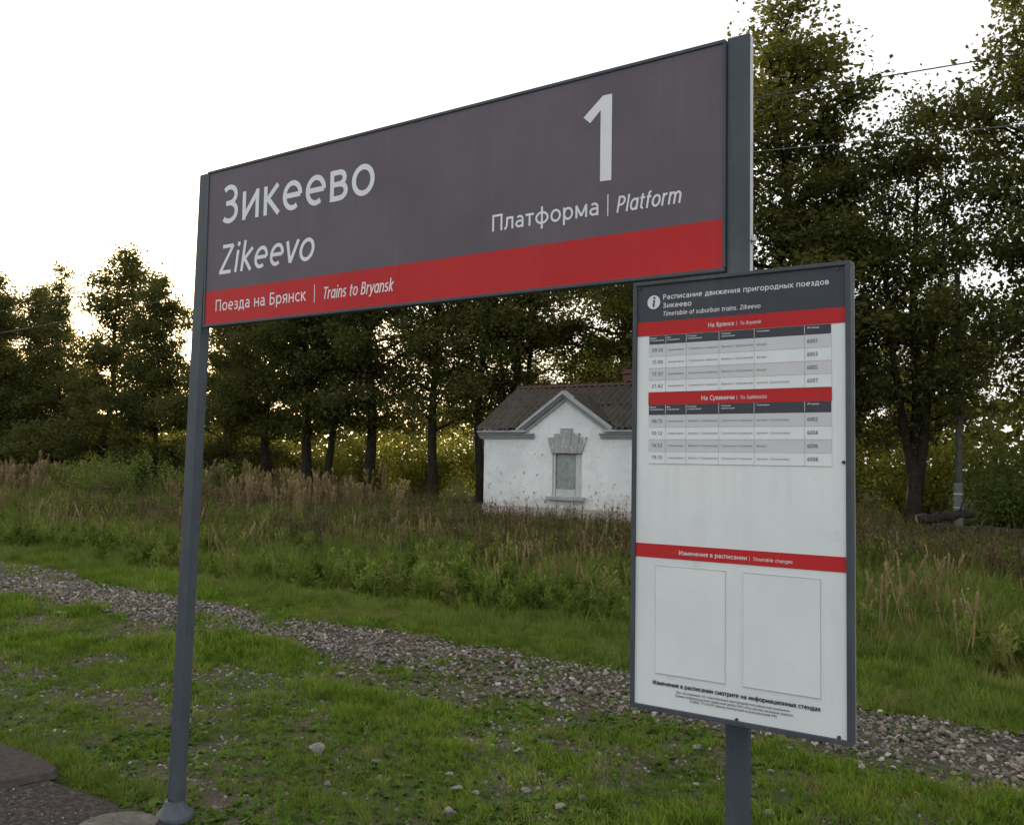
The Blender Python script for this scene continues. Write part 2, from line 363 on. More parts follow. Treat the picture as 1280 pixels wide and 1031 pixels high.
def ground_material():
    m = mat('trackside_soil', (.06, .05, .035), .95, spec=.1); N, L, b = nodes(m); p = pos(N)
    n1 = noise(N, L, p, 1.1, 6, .65); n2 = noise(N, L, p, 14, 6, .7); n3 = noise(N, L, p, 70, 3, .6)
    soil = ramp(N, L, n2, [(.3, (.050, .042, .032)), (.55, (.095, .080, .062)), (.78, (.17, .15, .125))])
    moss = ramp(N, L, n2, [(.3, (.035, .050, .018)), (.7, (.075, .10, .036))])
    col = mixc(N, L, ramp(N, L, n1, [(.40, (0, 0, 0)), (.56, (1, 1, 1))]), moss, soil)
    col = mixc(N, L, ramp(N, L, n3, [(.64, (0, 0, 0)), (.70, (1, 1, 1))]), col, (.17, .15, .13))
    L.new(col, b.inputs['Base Color']); bump(N, L, b, n3, .9, .03)
    return m
MT['ground'] = ground_material()
def far_ground(X, Y): return gz(X, Y) - .02
g1 = link('ground', grid_mesh('ground', -48, 8, 900, 2.70, 12.2, 190, gz), MT['ground']); g1['kind'] = 'structure'
MT['meadow'] = mottled('meadow_soil', (.020, .022, .010), (.05, .05, .025), 1.2, .95, (.035, .048, .018), bs=.6, bd=.05, spec=0)
gfar = link('meadow', grid_mesh('meadow', -420, 300, 240, 12.2, 420, 130, lambda X, Y: gz(X, np.minimum(Y, 40))*np.clip((60-Y)/20, .3, 1) - .004), MT['meadow']); gfar['kind'] = 'structure'
gl = link('terrain', MB().quad((-420, -200, -.16), (300, -200, -.16), (300, 13, -.16), (-420, 13, -.16)).mesh('terrain'), MT['meadow']); gl['kind'] = 'structure'

# platform: worn concrete slab with a kerb and a raised asphalt patch
MT['platform'] = mottled('platform_gravelly_asphalt', (.030, .026, .025), (.070, .060, .056), 34, 1.0, (.15, .135, .13), bs=1.0, bd=.02, spec=.08)
MT['kerb'] = mottled('old_kerb_concrete', (.085, .078, .066), (.155, .145, .125), 14, .9, bs=.8, bd=.015, dirt=(6, (.06, .06, .045), .46, .6))
MT['asphalt'] = mottled('dark_asphalt_patch', (.036, .030, .029), (.052, .044, .042), 26, .9, (.075, .065, .06), bs=.6, bd=.008, spec=.08)
pf = link('platform', grid_mesh('platform', -40, 4, 700, -3, 2.685, 130, lambda X, Y: .005+.012*(fbm(X*5, Y*5, 61)-.5)+.010*(fbm(X*40, Y*40, 62)-.5)), MT['platform']); pf['kind'] = 'structure'
kb = MB(); x = -40.0
random.seed(3)
kerb_root = pf
while x < 4:
    ln = 1.0 
    x1 = x+ln-.012; zt = .016+random.uniform(-.008, .006)
    if -4.05 < x1 and x < -3.5: x += ln; continue
    q = MB().box(x, 2.67+random.uniform(-.01, .01), -.18, x1, 2.765+random.uniform(-.012, .012), zt)
    q.build('kerb_stone', MT['kerb'], pf, bevel=.012)
    x += ln
m = MB(); m.lathe([(.20, -.15), (.19, .004), (.15, .014), (.0, .017)], -3.88, 2.54, 28)
fo = m.build('concrete_footing', MT['kerb'], pf)
# the asphalt patch has a rounded broken end
pts = []
for i in range(26):
    a = i/25
    pts.append((-4.83+.0-.9*a**1.6*.5-.02*math.sin(9*a), 2.62-1.35*a))
out = [(-40, 2.80), (-7, 2.795), (-5.3, 2.805), (-4.98, 2.80), (-4.80, 2.77)] + [(-4.72-.30*math.sin(math.pi*.5*i/14)-.02*random.random(), 2.72-.09*i) for i in range(15)] + [(-5.6, 1.0), (-6.4, .6), (-9, .2), (-40, .2)]
n = len(out); am = MB()
am.v = [(x, y, .036) for x, y in out]+[(x+.03*(1 if i > 2 else 0), y+.02*(1 if i < 4 else 0)-.0, .006) for i, (x, y) in enumerate(out)]
am.f = [tuple(reversed(range(n)))]+[(i, (i+1) % n, n+(i+1) % n, n+i) for i in range(n)]
ap = am.build('asphalt_patch', MT['asphalt']); ap['kind'] = 'structure'

# ------------------------------------------------------------------ station name sign
PY = 2.777
sign = thing('station_sign', 'wide grey and red station name sign carried by two slate grey steel posts', 'sign', (-2.38, PY, 0))
def kid(o, root): o.location = -Vector(root.location); return o
ROOT = [sign]
def sp(o): kid(o, sign) if o.parent == sign else None; return o
def post(xb, xt, w_, z1, yf, d, root):
    m = MB(); m.v = [(xb, yf, -.1), (xb+w_, yf, -.1), (xb+w_, yf+d, -.1), (xb, yf+d, -.1), (xt, yf, z1), (xt+w_, yf, z1), (xt+w_, yf+d, z1), (xt, yf+d, z1)]
    m.f = [(0,3,2,1),(4,5,6,7),(0,1,5,4),(1,2,6,5),(2,3,7,6),(3,0,4,7)]
    o = m.build('post', MT['frame'], root, bevel=.004); o.location = -Vector(root.location); return o
pl_ = post(-3.828, -3.742, .072, 3.150, PY, .052, sign)
pr_ = post(-1.010, -1.010, .076, 3.156, PY, .030, sign)
# pale strip: sky reflection on the right post's side, put into colour
o = MB().box(-.9335, PY+.004, 2.20, -.9315, PY+.029, 3.150).build('post_side_glint', MT['side'], sign); kid(o, sign)
for xc in (-3.792, -.972):
    m = MB(); m.lathe([(.088, -.02), (.088, .006), (.084, .010), (.062, .035), (.051, .058), (.047, .070)], xc, PY+.022, 20)
    m.lathe([(.047, .070), (.036, .072)], xc, PY+.022, 20)
    o = m.build('base_flange', MT['frame'], sign, smooth=True); kid(o, sign)
PF = PY-.006
o = plate(-3.655, 2.387, -1.020, 3.140, PF, .022, 'sign_panel', MT['sign_grey'], sign); kid(o, sign)
panel = o
o = plate(-3.653, 2.3885, -1.0205, 2.550, PF-.0007, .001, 'red_band', MT['sign_red'], sign); kid(o, sign)
# frame rails
for nm, b_ in (('top_rail', (-3.668, 3.138, -1.013, 3.151)), ('bottom_rail', (-3.668, 2.375, -1.013, 2.388)), ('side_rail', (-3.667, 2.388, -3.6545, 3.138)), ('side_rail', (-1.0205, 2.388, -1.0105, 3.138))):
    o = MB().box(b_[0], PY-.011, b_[1], b_[2], PY+.028, b_[3]).build(nm, MT['frame'], sign, bevel=.0025); kid(o, sign)
YL = PF-.0011
W = MT['white_film']
def T(text, x0, x1, zb, cap, sw=.062, it=0, lab=None):
    o = lettering(text, x0, x1, zb, cap, YL, W, sign, sw, it, label=lab); kid(o, sign); return o
T('Зикеево', -3.553, -2.540, 2.872, .186, .064, 0, 'large white lettering')
T('Zikeevo', -3.565, -2.905, 2.626, .142, .062, .17, 'white italic lettering')
T('Поезда на Брянск', -3.580, -2.950, 2.447, .056, .060)
T('Tr@ins to Bry@nsk', -2.850, -2.440, 2.443, .054, .056, .17)
T('Платформа', -1.947, -1.472, 2.627, .064, .066)
T('Pl@tform', -1.412, -1.165, 2.625, .058, .064, .17)
o = MB().box(-2.9025, YL, 2.433, -2.8985, YL+.001, 2.513).build('divider_line', W, sign); kid(o, sign)
o = MB().box(-1.4455, YL, 2.618, -1.4415, YL+.001, 2.696).build('divider_line', W, sign); kid(o, sign)
one = [(-1.431, 3.058), (-1.431, 2.746), (-1.476, 2.748), (-1.476, 3.008), (-1.518, 2.968), (-1.546, 2.994), (-1.467, 3.059)]
o = MB().prism_y(list(reversed(one)), YL, YL+.001).build('platform_number', W, sign); kid(o, sign)
for z in (2.476, 3.05):
    m = MB(); m.tube([(-.932, PY+.016, z), (-.918, PY+.016, z)], .011, 6); m.tube([(-.9325, PY+.016, z), (-.929, PY+.016, z)], .016, 14)
    if z < 3: o = m.build('bolt', MT['steel'], sign); kid(o, sign)

# ------------------------------------------------------------------ timetable board
TY = 2.640
tb = thing('timetable_board', 'tall white suburban train timetable board bolted to the front of the right sign post', 'timetable', (-.93, TY, .969))
def tk(o):
    if o.parent == tb: o.location = -Vector(tb.location)
    return o
tk(plate(-1.264, .979, -.604, 2.328, TY+.003, .03, 'backing_panel', MT['board_white'], tb))
for nm, b_ in (('frame_top', (-1.276, 2.326, -.590, 2.338)), ('frame_bottom', (-1.276, .966, -.590, .980)), ('frame_side', (-1.2765, .980, -1.2625, 2.326)), ('frame_side', (-.6055, .980, -.590, 2.326))):
    tk(MB().box(b_[0], TY-.006, b_[1], b_[2], TY+.042, b_[3]).build(nm, MT['frame'], tb, bevel=.002))
tk(MB().box(-.5905, TY+.026, .970, -.5885, TY+.036, 2.334).build('frame_edge', MT['side_dull'], tb))
for z in (2.16, 1.25):
    tk(MB().box(-1.06, TY+.043, z, -.88, TY+.137, z+.04).build('bracket', MT['frame'], tb, bevel=.003))
YP = TY+.0015
hp = tk(plate(-1.2615, 2.206, -.6065, 2.3255, YP, .001, 'header_panel', MT['hdr_grey'], tb))
tk(plate(-1.2615, 2.1605, -.6065, 2.2055, YP-.0003, .001, 'red_band', MT['sign_red'], tb))
YT = YP-.0009
def TT(text, x0, x1, zb, cap, m_=None, sw=.062, it=0, par=None):
    o = lettering(text, x0, x1, zb, cap, YT, m_ or W, par or tb, sw, it)
    return tk(o) if par is None else o
TT('Расписание движения пригородных поездов', -1.173, -.650, 2.2755, .0165, W, .075)
TT('Зикеево', -1.173, -1.073, 2.248, .0165, W, .075)
TT('Timet@ble of suburb@n tr@ins. Zikeevo', -1.173, -.853, 2.222, .0145, W, .066, .17)
m = MB(); m.poly([(-1.2045+.0225*math.cos(2*math.pi*i/28), YT, 2.2695+.0225*math.sin(2*math.pi*i/28)) for i in reversed(range(28))])
ic = tk(m.build('information_icon', W, tb))
m = MB(); m.poly([(-1.2025+.004*math.cos(2*math.pi*i/12), YT-.0005, 2.2835+.004*math.sin(2*math.pi*i/12)) for i in reversed(range(12))])
m.prism_y([(-1.2095, 2.2545), (-1.2055, 2.2535), (-1.2000, 2.2555), (-1.2000, 2.2570), (-1.2022, 2.2570), (-1.1998, 2.2765), (-1.2085, 2.2760), (-1.2085, 2.2745), (-1.2060, 2.2740), (-1.2085, 2.2560)], YT-.0005, YT-.0002)
m.build('letter_mark', MT['hdr_grey'], ic)
TT('На Брянск', -1.020, -.934, 2.1750, .0135, W, .070)
TT('|', -.9305, -.9225, 2.1755, .011, W, .05)
TT('To Bry@nsk', -.918, -.851, 2.1755, .0105, W, .062, .17)
COLS = [-1.2195, -1.1615, -1.0915, -.984, -.8725, -.722, -.6465]
def hdr_row(z0, z1):
    r = tk(plate(COLS[0], z0, COLS[-1], z1, YP-.0001, .001, 'header_row', MT['hdr_grey'], tb))
    zz = z1-.0095
    for i, t in enumerate((('Время', 'отправления'), ('Дни', 'следования'), ('Станция', 'отправления'), ('Станция', 'назначения'), ('Остановки',), ('№ поезда',))):
        for j, s in enumerate(t):
            wd = min(.0043*len(s), COLS[i+1]-COLS[i]-.006)
            lettering(s, COLS[i]+.004+.004*(i > 2), COLS[i]+.004+.004*(i > 2)+wd, zz-.0078*j, .0050, YT, W, r, .085)
    for c in COLS[1:-1]:
        MB().box(c-.0006, YT-.0001, z0+.002, c+.0006, YT+.0004, z1+.0005).build('divider_line', W, r)
def body_row(z1, z0, shade, cells):
    m_ = MT['cell'] if shade else MT['board_white']
    r = tk(plate(COLS[0]-.001, z0, COLS[-1]+.001, z1, YP-.0001, .001, 'table_row', m_, tb, 'grey shaded timetable row' if shade else None))
    zb = (z0+z1)/2-.006
    for i, s in enumerate(cells):
        big = i in (0, 5)
        wd = (.0078 if big else .0062)*len(s); wd = min(wd, COLS[i+1]-COLS[i]-.011)
        xx = COLS[i]+(.010 if i == 0 else .0075)
        lettering(s, xx, xx+wd, zb+(.001 if big else .003), .0118 if big else .0070, YT, MT['ink'] if big else MT['ink_grey'], r, .060 if big else .052)
    for c in COLS[1:-1]:
        MB().box(c-.0004, YT, z0+.0006, c+.0004, YT+.0004, z1-.0006).build('divider_line', MT['rule'], r)
    MB().box(COLS[0], YT, z0, COLS[-1], YT+.0004, z0+.0006).build('rule_line', MT['rule'], r)
hdr_row(2.1315, 2.1590)
zs = [2.1310, 2.092, 2.0535, 2.0145, 1.9760]
for i, (t, no, st) in enumerate((('09:33', '6001', 'везде'), ('15:00', '6003', 'везде'), ('17:37', '6005', 'везде'), ('21:42', '6007', 'кроме: Думовская'))):
    body_row(zs[i], zs[i+1]+.0002, i % 2 == 0, (t, 'ежедневно', 'Сухиничи-главные', 'Брянск-1-Орловский', st, no))
tk(plate(-1.2215, 1.9355, -.6445, 1.9755, YP-.0003, .001, 'red_band', MT['sign_red'], tb))
TT('На Сухиничи', -1.041, -.933, 1.9465, .0145, W, .070)
TT('|', -.9295, -.9215, 1.9465, .011, W, .05)
TT('To Sukhinichi', -.917, -.834, 1.9470, .0110, W, .062, .17)
hdr_row(1.9028, 1.9350)
zs = [1.9020, 1.8625, 1.8235, 1.7845, 1.7460]
for i, (t, no, st) in enumerate((('06:15', '6002', 'кроме: Солоновка'), ('10:12', '6004', 'кроме: Солоновка'), ('14:52', '6006', 'везде'), ('19:10', '6008', 'кроме: Солоновка'))):
    body_row(zs[i], zs[i+1]+.0002, i % 2 == 0, (t, 'ежедневно', 'Брянск-1-Орловский', 'Сухиничи-главные', st, no))
tk(plate(-1.2620, 1.4465, -.6060, 1.4900, YP-.0003, .001, 'red_band', MT['sign_red'], tb))
TT('Изменения в расписании', -1.113, -.893, 1.4605, .0135, W, .072)
TT('|', -.8895, -.8815, 1.4605, .011, W, .05)
TT('Timet@ble ch@nges', -.877, -.757, 1.4600, .0105, W, .062, .17)
for x0, x1 in ((-1.191, -.962), (-.906, -.679)):
    h_ = tk(plate(x0, 1.085, x1, 1.422, YP-.0006, .0012, 'paper_holder', MT['pocket'], tb))
    MB().box(x0-.0015, YP-.002, 1.0838, x1+.0015, YP+.0008, 1.0860).build('holder_edge', MT['clear'], h_)
    MB().box(x0-.0015, YP-.0015, 1.4215, x1+.0015, YP+.0008, 1.4232).build('holder_edge', MT['clear'], h_)
    for xx in (x0, x1):
        MB().box(xx-.0004, YP-.0010, 1.087, xx+.0004, YP+.0008, 1.4212).build('holder_edge', MT['cell'], h_)
TT('Изменения в расписании смотрите на информационных стендах', -1.199, -.678, 1.0480, .0135, MT['ink'], .10)
TT('Вас обслуживает АО «Центральная пригородная пассажирская компания»', -1.118, -.765, 1.0315, .0075, MT['ink_grey'], .075)
TT('Единый информационно-сервисный центр ОАО «Российские железные дороги»', -1.122, -.756, 1.0205, .0075, MT['ink_grey'], .075)
TT('8 (800) 775-00-00 (звонок бесплатный из всех регионов РФ)', -1.073, -.803, 1.0100, .0075, MT['ink_grey'], .075)
for x, z in ((-.613, 1.759), (-.628, .985), (-.925, .983), (-.628, 2.318), (-1.254, 2.318)):
    m = MB(); m.tube([(x, TY+.003, z), (x, TY-.0035, z)], [.0052, .0042], 10)
    tk(m.build('screw', MT['rust'], tb))

# ------------------------------------------------------------------ house
def plaster():
    m = mat('whitewashed_plaster', (.7, .72, .74), .9, spec=.2); N, L, b = nodes(m); p = pos(N)
    n1 = noise(N, L, p, .9, 5, .6); n2 = noise(N, L, p, 5.5, 8, .72); n3 = noise(N, L, p, 2.0, 8, .8)
    col = ramp(N, L, n1, [(.3, (.60, .63, .66)), (.7, (.73, .76, .79))])
    sep = N.new('ShaderNodeSeparateXYZ'); L.new(p, sep.inputs[0])
    # chips of fallen whitewash, more of them low on the wall
    mr = N.new('ShaderNodeMapRange'); L.new(sep.outputs['Z'], mr.inputs[0]); mr.inputs[1].default_value = .4; mr.inputs[2].default_value = 1.5; mr.inputs[3].default_value = .07; mr.inputs[4].default_value = 0
    ad = N.new('ShaderNodeMath'); ad.operation = 'ADD'; L.new(n2, ad.inputs[0]); L.new(mr.outputs[0], ad.inputs[1])
    chips = ramp(N, L, ad.outputs[0], [(.615, (0, 0, 0)), (.632, (1, 1, 1))])
    col = mixc(N, L, chips, col, (.34, .31, .25))
    st = ramp(N, L, n3, [(.50, (0, 0, 0)), (.72, (.5, .5, .5))])
    col = mixc(N, L, st, col, (.42, .42, .38))
    mr2 = N.new('ShaderNodeMapRange'); L.new(sep.outputs['Z'], mr2.inputs[0]); mr2.inputs[1].default_value = .4; mr2.inputs[2].default_value = 1.15; mr2.inputs[3].default_value = .30; mr2.inputs[4].default_value = -.12
    n5 = noise(N, L, p, 2.6, 6, .7); a5 = N.new('ShaderNodeMath'); a5.operation = 'ADD'; L.new(n5, a5.inputs[0]); L.new(mr2.outputs[0], a5.inputs[1])
    col = mixc(N, L, ramp(N, L, a5.outputs[0], [(.55, (0, 0, 0)), (.85, (.6, .6, .6))]), col, (.40, .40, .34))
    vo = N.new('ShaderNodeTexVoronoi'); vo.feature = 'DISTANCE_TO_EDGE'; vo.inputs['Scale'].default_value = 1.1
    nz = N.new('ShaderNodeTexNoise'); nz.inputs['Scale'].default_value = 3; nz.inputs['Detail'].default_value = 6; L.new(p, nz.inputs['Vector']); L.new(mixc(N, L, .35, p, nz.outputs['Color']), vo.inputs['Vector'])
    ck = ramp(N, L, vo.outputs['Distance'], [(.003, (.20, .20, .20)), (.010, (0, 0, 0))]); col = mixc(N, L, ck, col, (.30, .30, .28))
    L.new(col, b.inputs['Base Color']); bump(N, L, b, n2, .35, .02)
    return m
MT['plaster'] = plaster()
MT['trim'] = mottled('grey_cornice_plaster', (.27, .29, .31), (.36, .385, .41), 3, .9, bs=.4, bd=.01, dirt=(9, (.56, .58, .6), .66, .7))
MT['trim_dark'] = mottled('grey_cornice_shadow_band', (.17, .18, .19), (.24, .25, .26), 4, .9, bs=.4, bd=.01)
MT['plinth'] = mottled('pinkish_plinth', (.34, .27, .28), (.44, .36, .37), 3, .92, bs=.5, bd=.01, dirt=(5, (.30, .31, .27), .5, .6))
MT['stone'] = mottled('weathered_stone', (.26, .27, .27), (.36, .37, .38), 6, .95, bs=.8, bd=.02, dirt=(9, (.60, .62, .62), .58, .62))
MT['slate'] = mottled('asbestos_sheet', (.044, .039, .037), (.074, .064, .060), 5, .95, (.105, .085, .075), bs=.4, bd=.01, dirt=(2.2, (.055, .065, .03), .5, .7), spec=.1)
MT['ridge'] = mottled('rusty_ridge', (.075, .042, .034), (.12, .06, .045), 5, .9, bs=.4)
MT['brick'] = mottled('chimney_brick', (.09, .045, .035), (.16, .075, .06), 12, .95, bs=.6)
MT['ply'] = mottled('grey_board', (.16, .19, .18), (.28, .31, .30), 3.2, .85, bs=.2, dirt=(7, (.1, .11, .1), .55, .75))
MT['wood_pale'] = mottled('pale_frame_wood', (.38, .40, .40), (.5, .52, .52), 7, .85, bs=.3)

HX0, HX1, HY0, HY1 = -15.58, -9.90, 22.0, 26.2
hs = thing('station_hut', 'small white plastered railway hut with a grey pediment, standing in tall grass behind the signs', 'house', (-12.74, 22, 0))
def hk(o):
    if o.parent == hs: o.location = -Vector(hs.location)
    return o
XC = -12.74; ZE = 2.56; ZP = 3.47     # eaves and pediment apex of the wall
WX0, WX1, WZ0, WZ1 = -13.17, -12.20, .74, 1.96
# wall: facade pieces round the window opening, pediment on top
m = MB()
m.box(HX0, HY0, .40, WX0, HY0+.32, ZE); m.box(WX1, HY0, .40, HX1, HY0+.32, ZE)
m.box(WX0, HY0, .40, WX1, HY0+.32, WZ0); m.box(WX0, HY0, WZ1, WX1, HY0+.32, ZE)
m.prism_y([(XC-1.35, ZE), (XC+1.35, ZE), (XC, ZP)], HY0, HY0+.32)
m.box(HX0, HY0+.32, .40, HX0+.32, HY1, ZE); m.box(HX1-.32, HY0+.32, .40, HX1, HY1, ZE); m.box(HX0+.32, HY1-.32, .40, HX1-.32, HY1, ZE)
YR, ZR = 24.05, 4.10
for xa, xb in ((HX0, HX0+.3), (HX1-.3, HX1)):
    m.prism_x([(HY0+.05, ZE), (HY1, ZE), (YR, ZR-.12)], xa, xb)
hk(m.build('wall', MT['plaster'], hs))
hk(MB().box(HX0-.045, HY0-.045, -.2, HX1+.045, HY1+.045, .405).build('plinth', MT['plinth'], hs, bevel=.01))
# cornice returns: stacked mouldings
def cornice(xa, xb, name='cornice'):
    m = MB()
    m.box(xa, HY0-.06, 2.385, xb, HY0+.02, 2.43); m.box(xa-.0, HY0-.11, 2.432, xb, HY0+.02, 2.475)
    m.box(xa, HY0-.16, 2.50, xb, HY0+.02, 2.545)
    o = m.build(name, MT['trim'], hs, bevel=.006); hk(o)
    m2 = MB(); m2.box(xa, HY0-.13, 2.477, xb, HY0+.02, 2.498); m2.build('moulding', MT['trim_dark'], o)
    return o
cornice(HX0-.13, -13.78); cornice(-11.60, HX1+.13)
m = MB(); m.box(HX0-.12, HY0-.24, 2.56, -14.0, HY0+.02, 2.63); m.box(-11.45, HY0-.24, 2.56, HX1+.12, HY0+.02, 2.63)
hk(m.build('eaves_board', MT['trim'], hs, bevel=.006))
# raking cornices of the pediment
for s in (-1, 1):
    def rk(off0, off1, y0, nm, mt, par):
        # band parallel to the slope, perpendicular offsets off0..off1 above the wall slope line
        sl = Vector((1.35, 0, ZP-ZE)).normalized(); nrm = Vector((-sl.z, 0, sl.x))
        a = Vector((-1.45, 0, ZE-.0785)); b_ = Vector((0, 0, ZP))
        def P(base, off, apex=False):
            if apex: return (0.0, ZP+off/nrm.z)
            q = base+nrm*off; return (q.x, q.z)
        pts = [P(a, off0), P(None, off0, True), P(None, off1, True), P(a, off1)]
        pts = [(XC-s*(-1)*0+(-s)*x*(-1)*(-1) if False else XC+s*x*(-1)*(-1), z) for x, z in pts]
        if s == 1: pts = pts
        else: pts = list(reversed(pts))
        return MB().prism_y(pts, y0, HY0+.03).build(nm, mt, par, bevel=0)
    s_ = s
    o = rk(.00, .07, HY0-.06, 'raking_cornice', MT['trim'], hs); hk(o)
    rk(.072, .10, HY0-.10, 'moulding', MT['trim_dark'], o)
    rk(.102, .15, HY0-.14, 'moulding', MT['trim'], o)
    rk(.152, .235, HY0-.22, 'moulding', MT['trim'], o)
# window
wd = hk(MB().box(WX0, HY0+.10, WZ0, WX1, HY0+.14, WZ1).build('window', MT['trim_dark'], hs))
def wk(x0, z0, x1, z1, y0, y1, nm, mt): return MB().box(x0, y0, z0, x1, y1, z1).build(nm, mt, wd, bevel=.004)
wk(WX0+.005, WZ0+.005, WX0+.09, WZ1-.01, HY0+.03, HY0+.10, 'frame', MT['wood_pale'])
wk(WX0+.12, WZ0+.22, WX1-.235, WZ1-.02, HY0+.06, HY0+.10, 'boarding', MT['ply'])
wk(WX1-.225, WZ0+.01, WX1-.005, WZ1-.012, HY0+.045, HY0+.10, 'side_board', MT['wood_pale'])
wk(WX0+.105, WZ0+.005, WX1-.235, WZ0+.21, HY0+.04, HY0+.10, 'lower_board', MT['wood_pale'])
hk(MB().box(-13.30, HY0-.14, .63, -12.08, HY0+.05, .735).build('sill', MT['trim'], hs, bevel=.012))
K = [[(-13.19, 1.965), (-13.08, 1.965), (-13.115, 2.42), (-13.32, 2.42)], [(-13.075, 1.965), (-12.88, 1.965), (-12.905, 2.525), (-13.11, 2.525)],
     [(-12.875, 1.965), (-12.60, 1.965), (-12.50, 2.68), (-12.90, 2.68)], [(-12.595, 1.965), (-12.36, 1.965), (-12.255, 2.545), (-12.505, 2.545)],
     [(-12.355, 1.965), (-12.19, 1.965), (-12.03, 2.43), (-12.25, 2.43)]]
for i, k in enumerate(K):
    hk(MB().prism_y(k, HY0-.045-.012*(i == 2)-.006*(i % 2), HY0+.02).build('lintel_stone', MT['stone'], hs, bevel=.012))
# roof: individual corrugated sheets
def sheet_mesh(wd_, ln_, nw=5):
    nx = nw*6+1; V, F = [], []
    for j, v in enumerate((0, .5, 1)):
        for i in range(nx):
            V.append((wd_*i/(nx-1), ln_*v, .034*math.sin(2*math.pi*nw*i/(nx-1))+.004*(j == 0)))
    for j in range(2):
        for i in range(nx-1):
            q = j*nx+i; F.append((q, q+1, q+nx+1, q+nx))
    m = bpy.data.meshes.new('roof_sheet'); m.from_pydata(V, [], F); m.update(); m.materials.append(MT['slate'])
    m.polygons.foreach_set('use_smooth', [True]*len(F)); return m
random.seed(5)
RX0, RX1 = HX0-.13, HX1+.13
Z_E, Y_E = 2.66, HY0-.30
sl_len = math.hypot(YR-Y_E, ZR-Z_E); ang = math.atan2(ZR-Z_E, YR-Y_E)
sm = sheet_mesh(1.08, sl_len/2+.10)
nsh = 6; stp = (RX1-RX0)/nsh
def roof_sheet(x, row, back):
    o = link('roof_sheet', sm, None, hs)
    d = row*(sl_len/2-.02)
    if not back:
        o.location = (x, Y_E+d*math.cos(ang), Z_E+d*math.sin(ang)+.012*row+.006*random.random()); o.rotation_euler = (ang+random.uniform(-.008, .008), random.uniform(-.006, .006), random.uniform(-.006, .006))
    else:
        yb = 2*YR-Y_E
        o.location = (x+1.06, yb-d*math.cos(ang), Z_E+d*math.sin(ang)+.012*row); o.rotation_euler = (ang, 0, math.pi)
    o.scale = (stp/1.0, 1, 1)
    o.location = Vector(o.location)-Vector(hs.location)
for row in (0, 1):
    for i in range(nsh):
        x = RX0+i*stp
        # the two lower middle sheets are cut away by the pediment gable
        if row == 0 and x+stp > XC-1.70 and x < XC+1.70:
            continue
        roof_sheet(x, row, False)
    for i in range(nsh): roof_sheet(RX0+i*stp, row, True)
# roof planes behind the pediment (little cross gable) and fill of the cut lower course
m = MB()
zap = ZP+.27; dya = (zap-Z_E)/math.tan(ang)
for s in (-1, 1):
    a = (XC, HY0-.12, zap); b_ = (XC+s*1.66, HY0-.10, Z_E+.03); c = 0; d = (XC, Y_E+dya+.05, zap)
    m.v += [a, b_, d]; n = len(m.v)-3; m.f.append((n, n+1, n+2) if s < 0 else (n, n+2, n+1))
hk(m.build('gable_roof', MT['slate'], hs))
m = MB()
for s in (-1, 1):
    x0, x1 = (XC-2.1, XC) if s < 0 else (XC, XC+2.1)
    m.v += [(x0, Y_E+.25, Z_E+.25*math.tan(ang)-.03), (x1, Y_E+.25, Z_E+.25*math.tan(ang)-.03), (x1, YR, ZR-.03), (x0, YR, ZR-.03)]
    n = len(m.v)-4; m.f.append((n, n+1, n+2, n+3))
m2 = MB()
def wavy(x0, x1, zoff):
    nx = 60; V = []
    for j in range(2):
        for i in range(nx+1):
            x = x0+(x1-x0)*i/nx; dz = .034*math.sin(2*math.pi*5*(x-RX0)/stp)
            tmin = 0 if abs(x-XC) > 1.72 else (1.72-abs(x-XC))/1.72*(zap-Z_E)/(ZR-Z_E)
            t = tmin if j == 0 else .56
            t = min(t, .99)
            V.append((x, Y_E+(YR-Y_E)*t, Z_E+(ZR-Z_E)*t+dz+zoff))
    return V, [(i, i+1, nx+2+i, nx+1+i) for i in range(nx)]
xa = RX0+stp*2; xb = RX0+stp*4
first = min(RX0+i*stp for i in range(nsh) if RX0+i*stp+stp > XC-1.70 and RX0+i*stp < XC+1.70)
last = max(RX0+i*stp+stp for i in range(nsh) if RX0+i*stp+stp > XC-1.70 and RX0+i*stp < XC+1.70)
nseg = max(1, round((last-first)/stp))
for i in range(nseg):
    V, F = wavy(first+i*stp, first+(i+1)*stp, .002)
    mm = bpy.data.meshes.new('roof_sheet'); mm.from_pydata(V, [], F); mm.update(); mm.polygons.foreach_set('use_smooth', [True]*len(F))
    hk(link('roof_sheet', mm, MT['slate'], hs))
# sheathing below, bargeboards, ridge, chimney
m = MB()
for s in (1, -1):
    a_, b2 = (Y_E+.03, YR) if s == 1 else (2*YR-Y_E-.03, YR)
    m.v += [(RX0+.04, a_, Z_E-.05), (RX1-.04, a_, Z_E-.05), (RX1-.04, b2, ZR-.06), (RX0+.04, b2, ZR-.06)]
    n = len(m.v)-4; 
    if s == -1: m.f.append((n, n+1, n+2, n+3))
m.v += []
hk(m.build('roof_boarding', MT['wood_pale'], hs)) if m.f else None
for i in range(6):
    hk(MB().prism_x([(YR-.13, ZR-.035), (YR+.13, ZR-.035), (YR, ZR+.065)], RX0-.02+i*stp, RX0-.02+(i+1)*stp-.01).build('ridge_cap', MT['ridge'], hs))
m = MB(); m.box(-12.02, YR+.10, 3.7, -11.50, YR+.62, 4.40); m.box(-12.07, YR+.05, 4.40, -11.45, YR+.67, 4.47); m.box(-12.04, YR+.08, 4.472, -11.48, YR+.64, 4.53)
hk(m.build('chimney', MT['brick'], hs, bevel=.01))

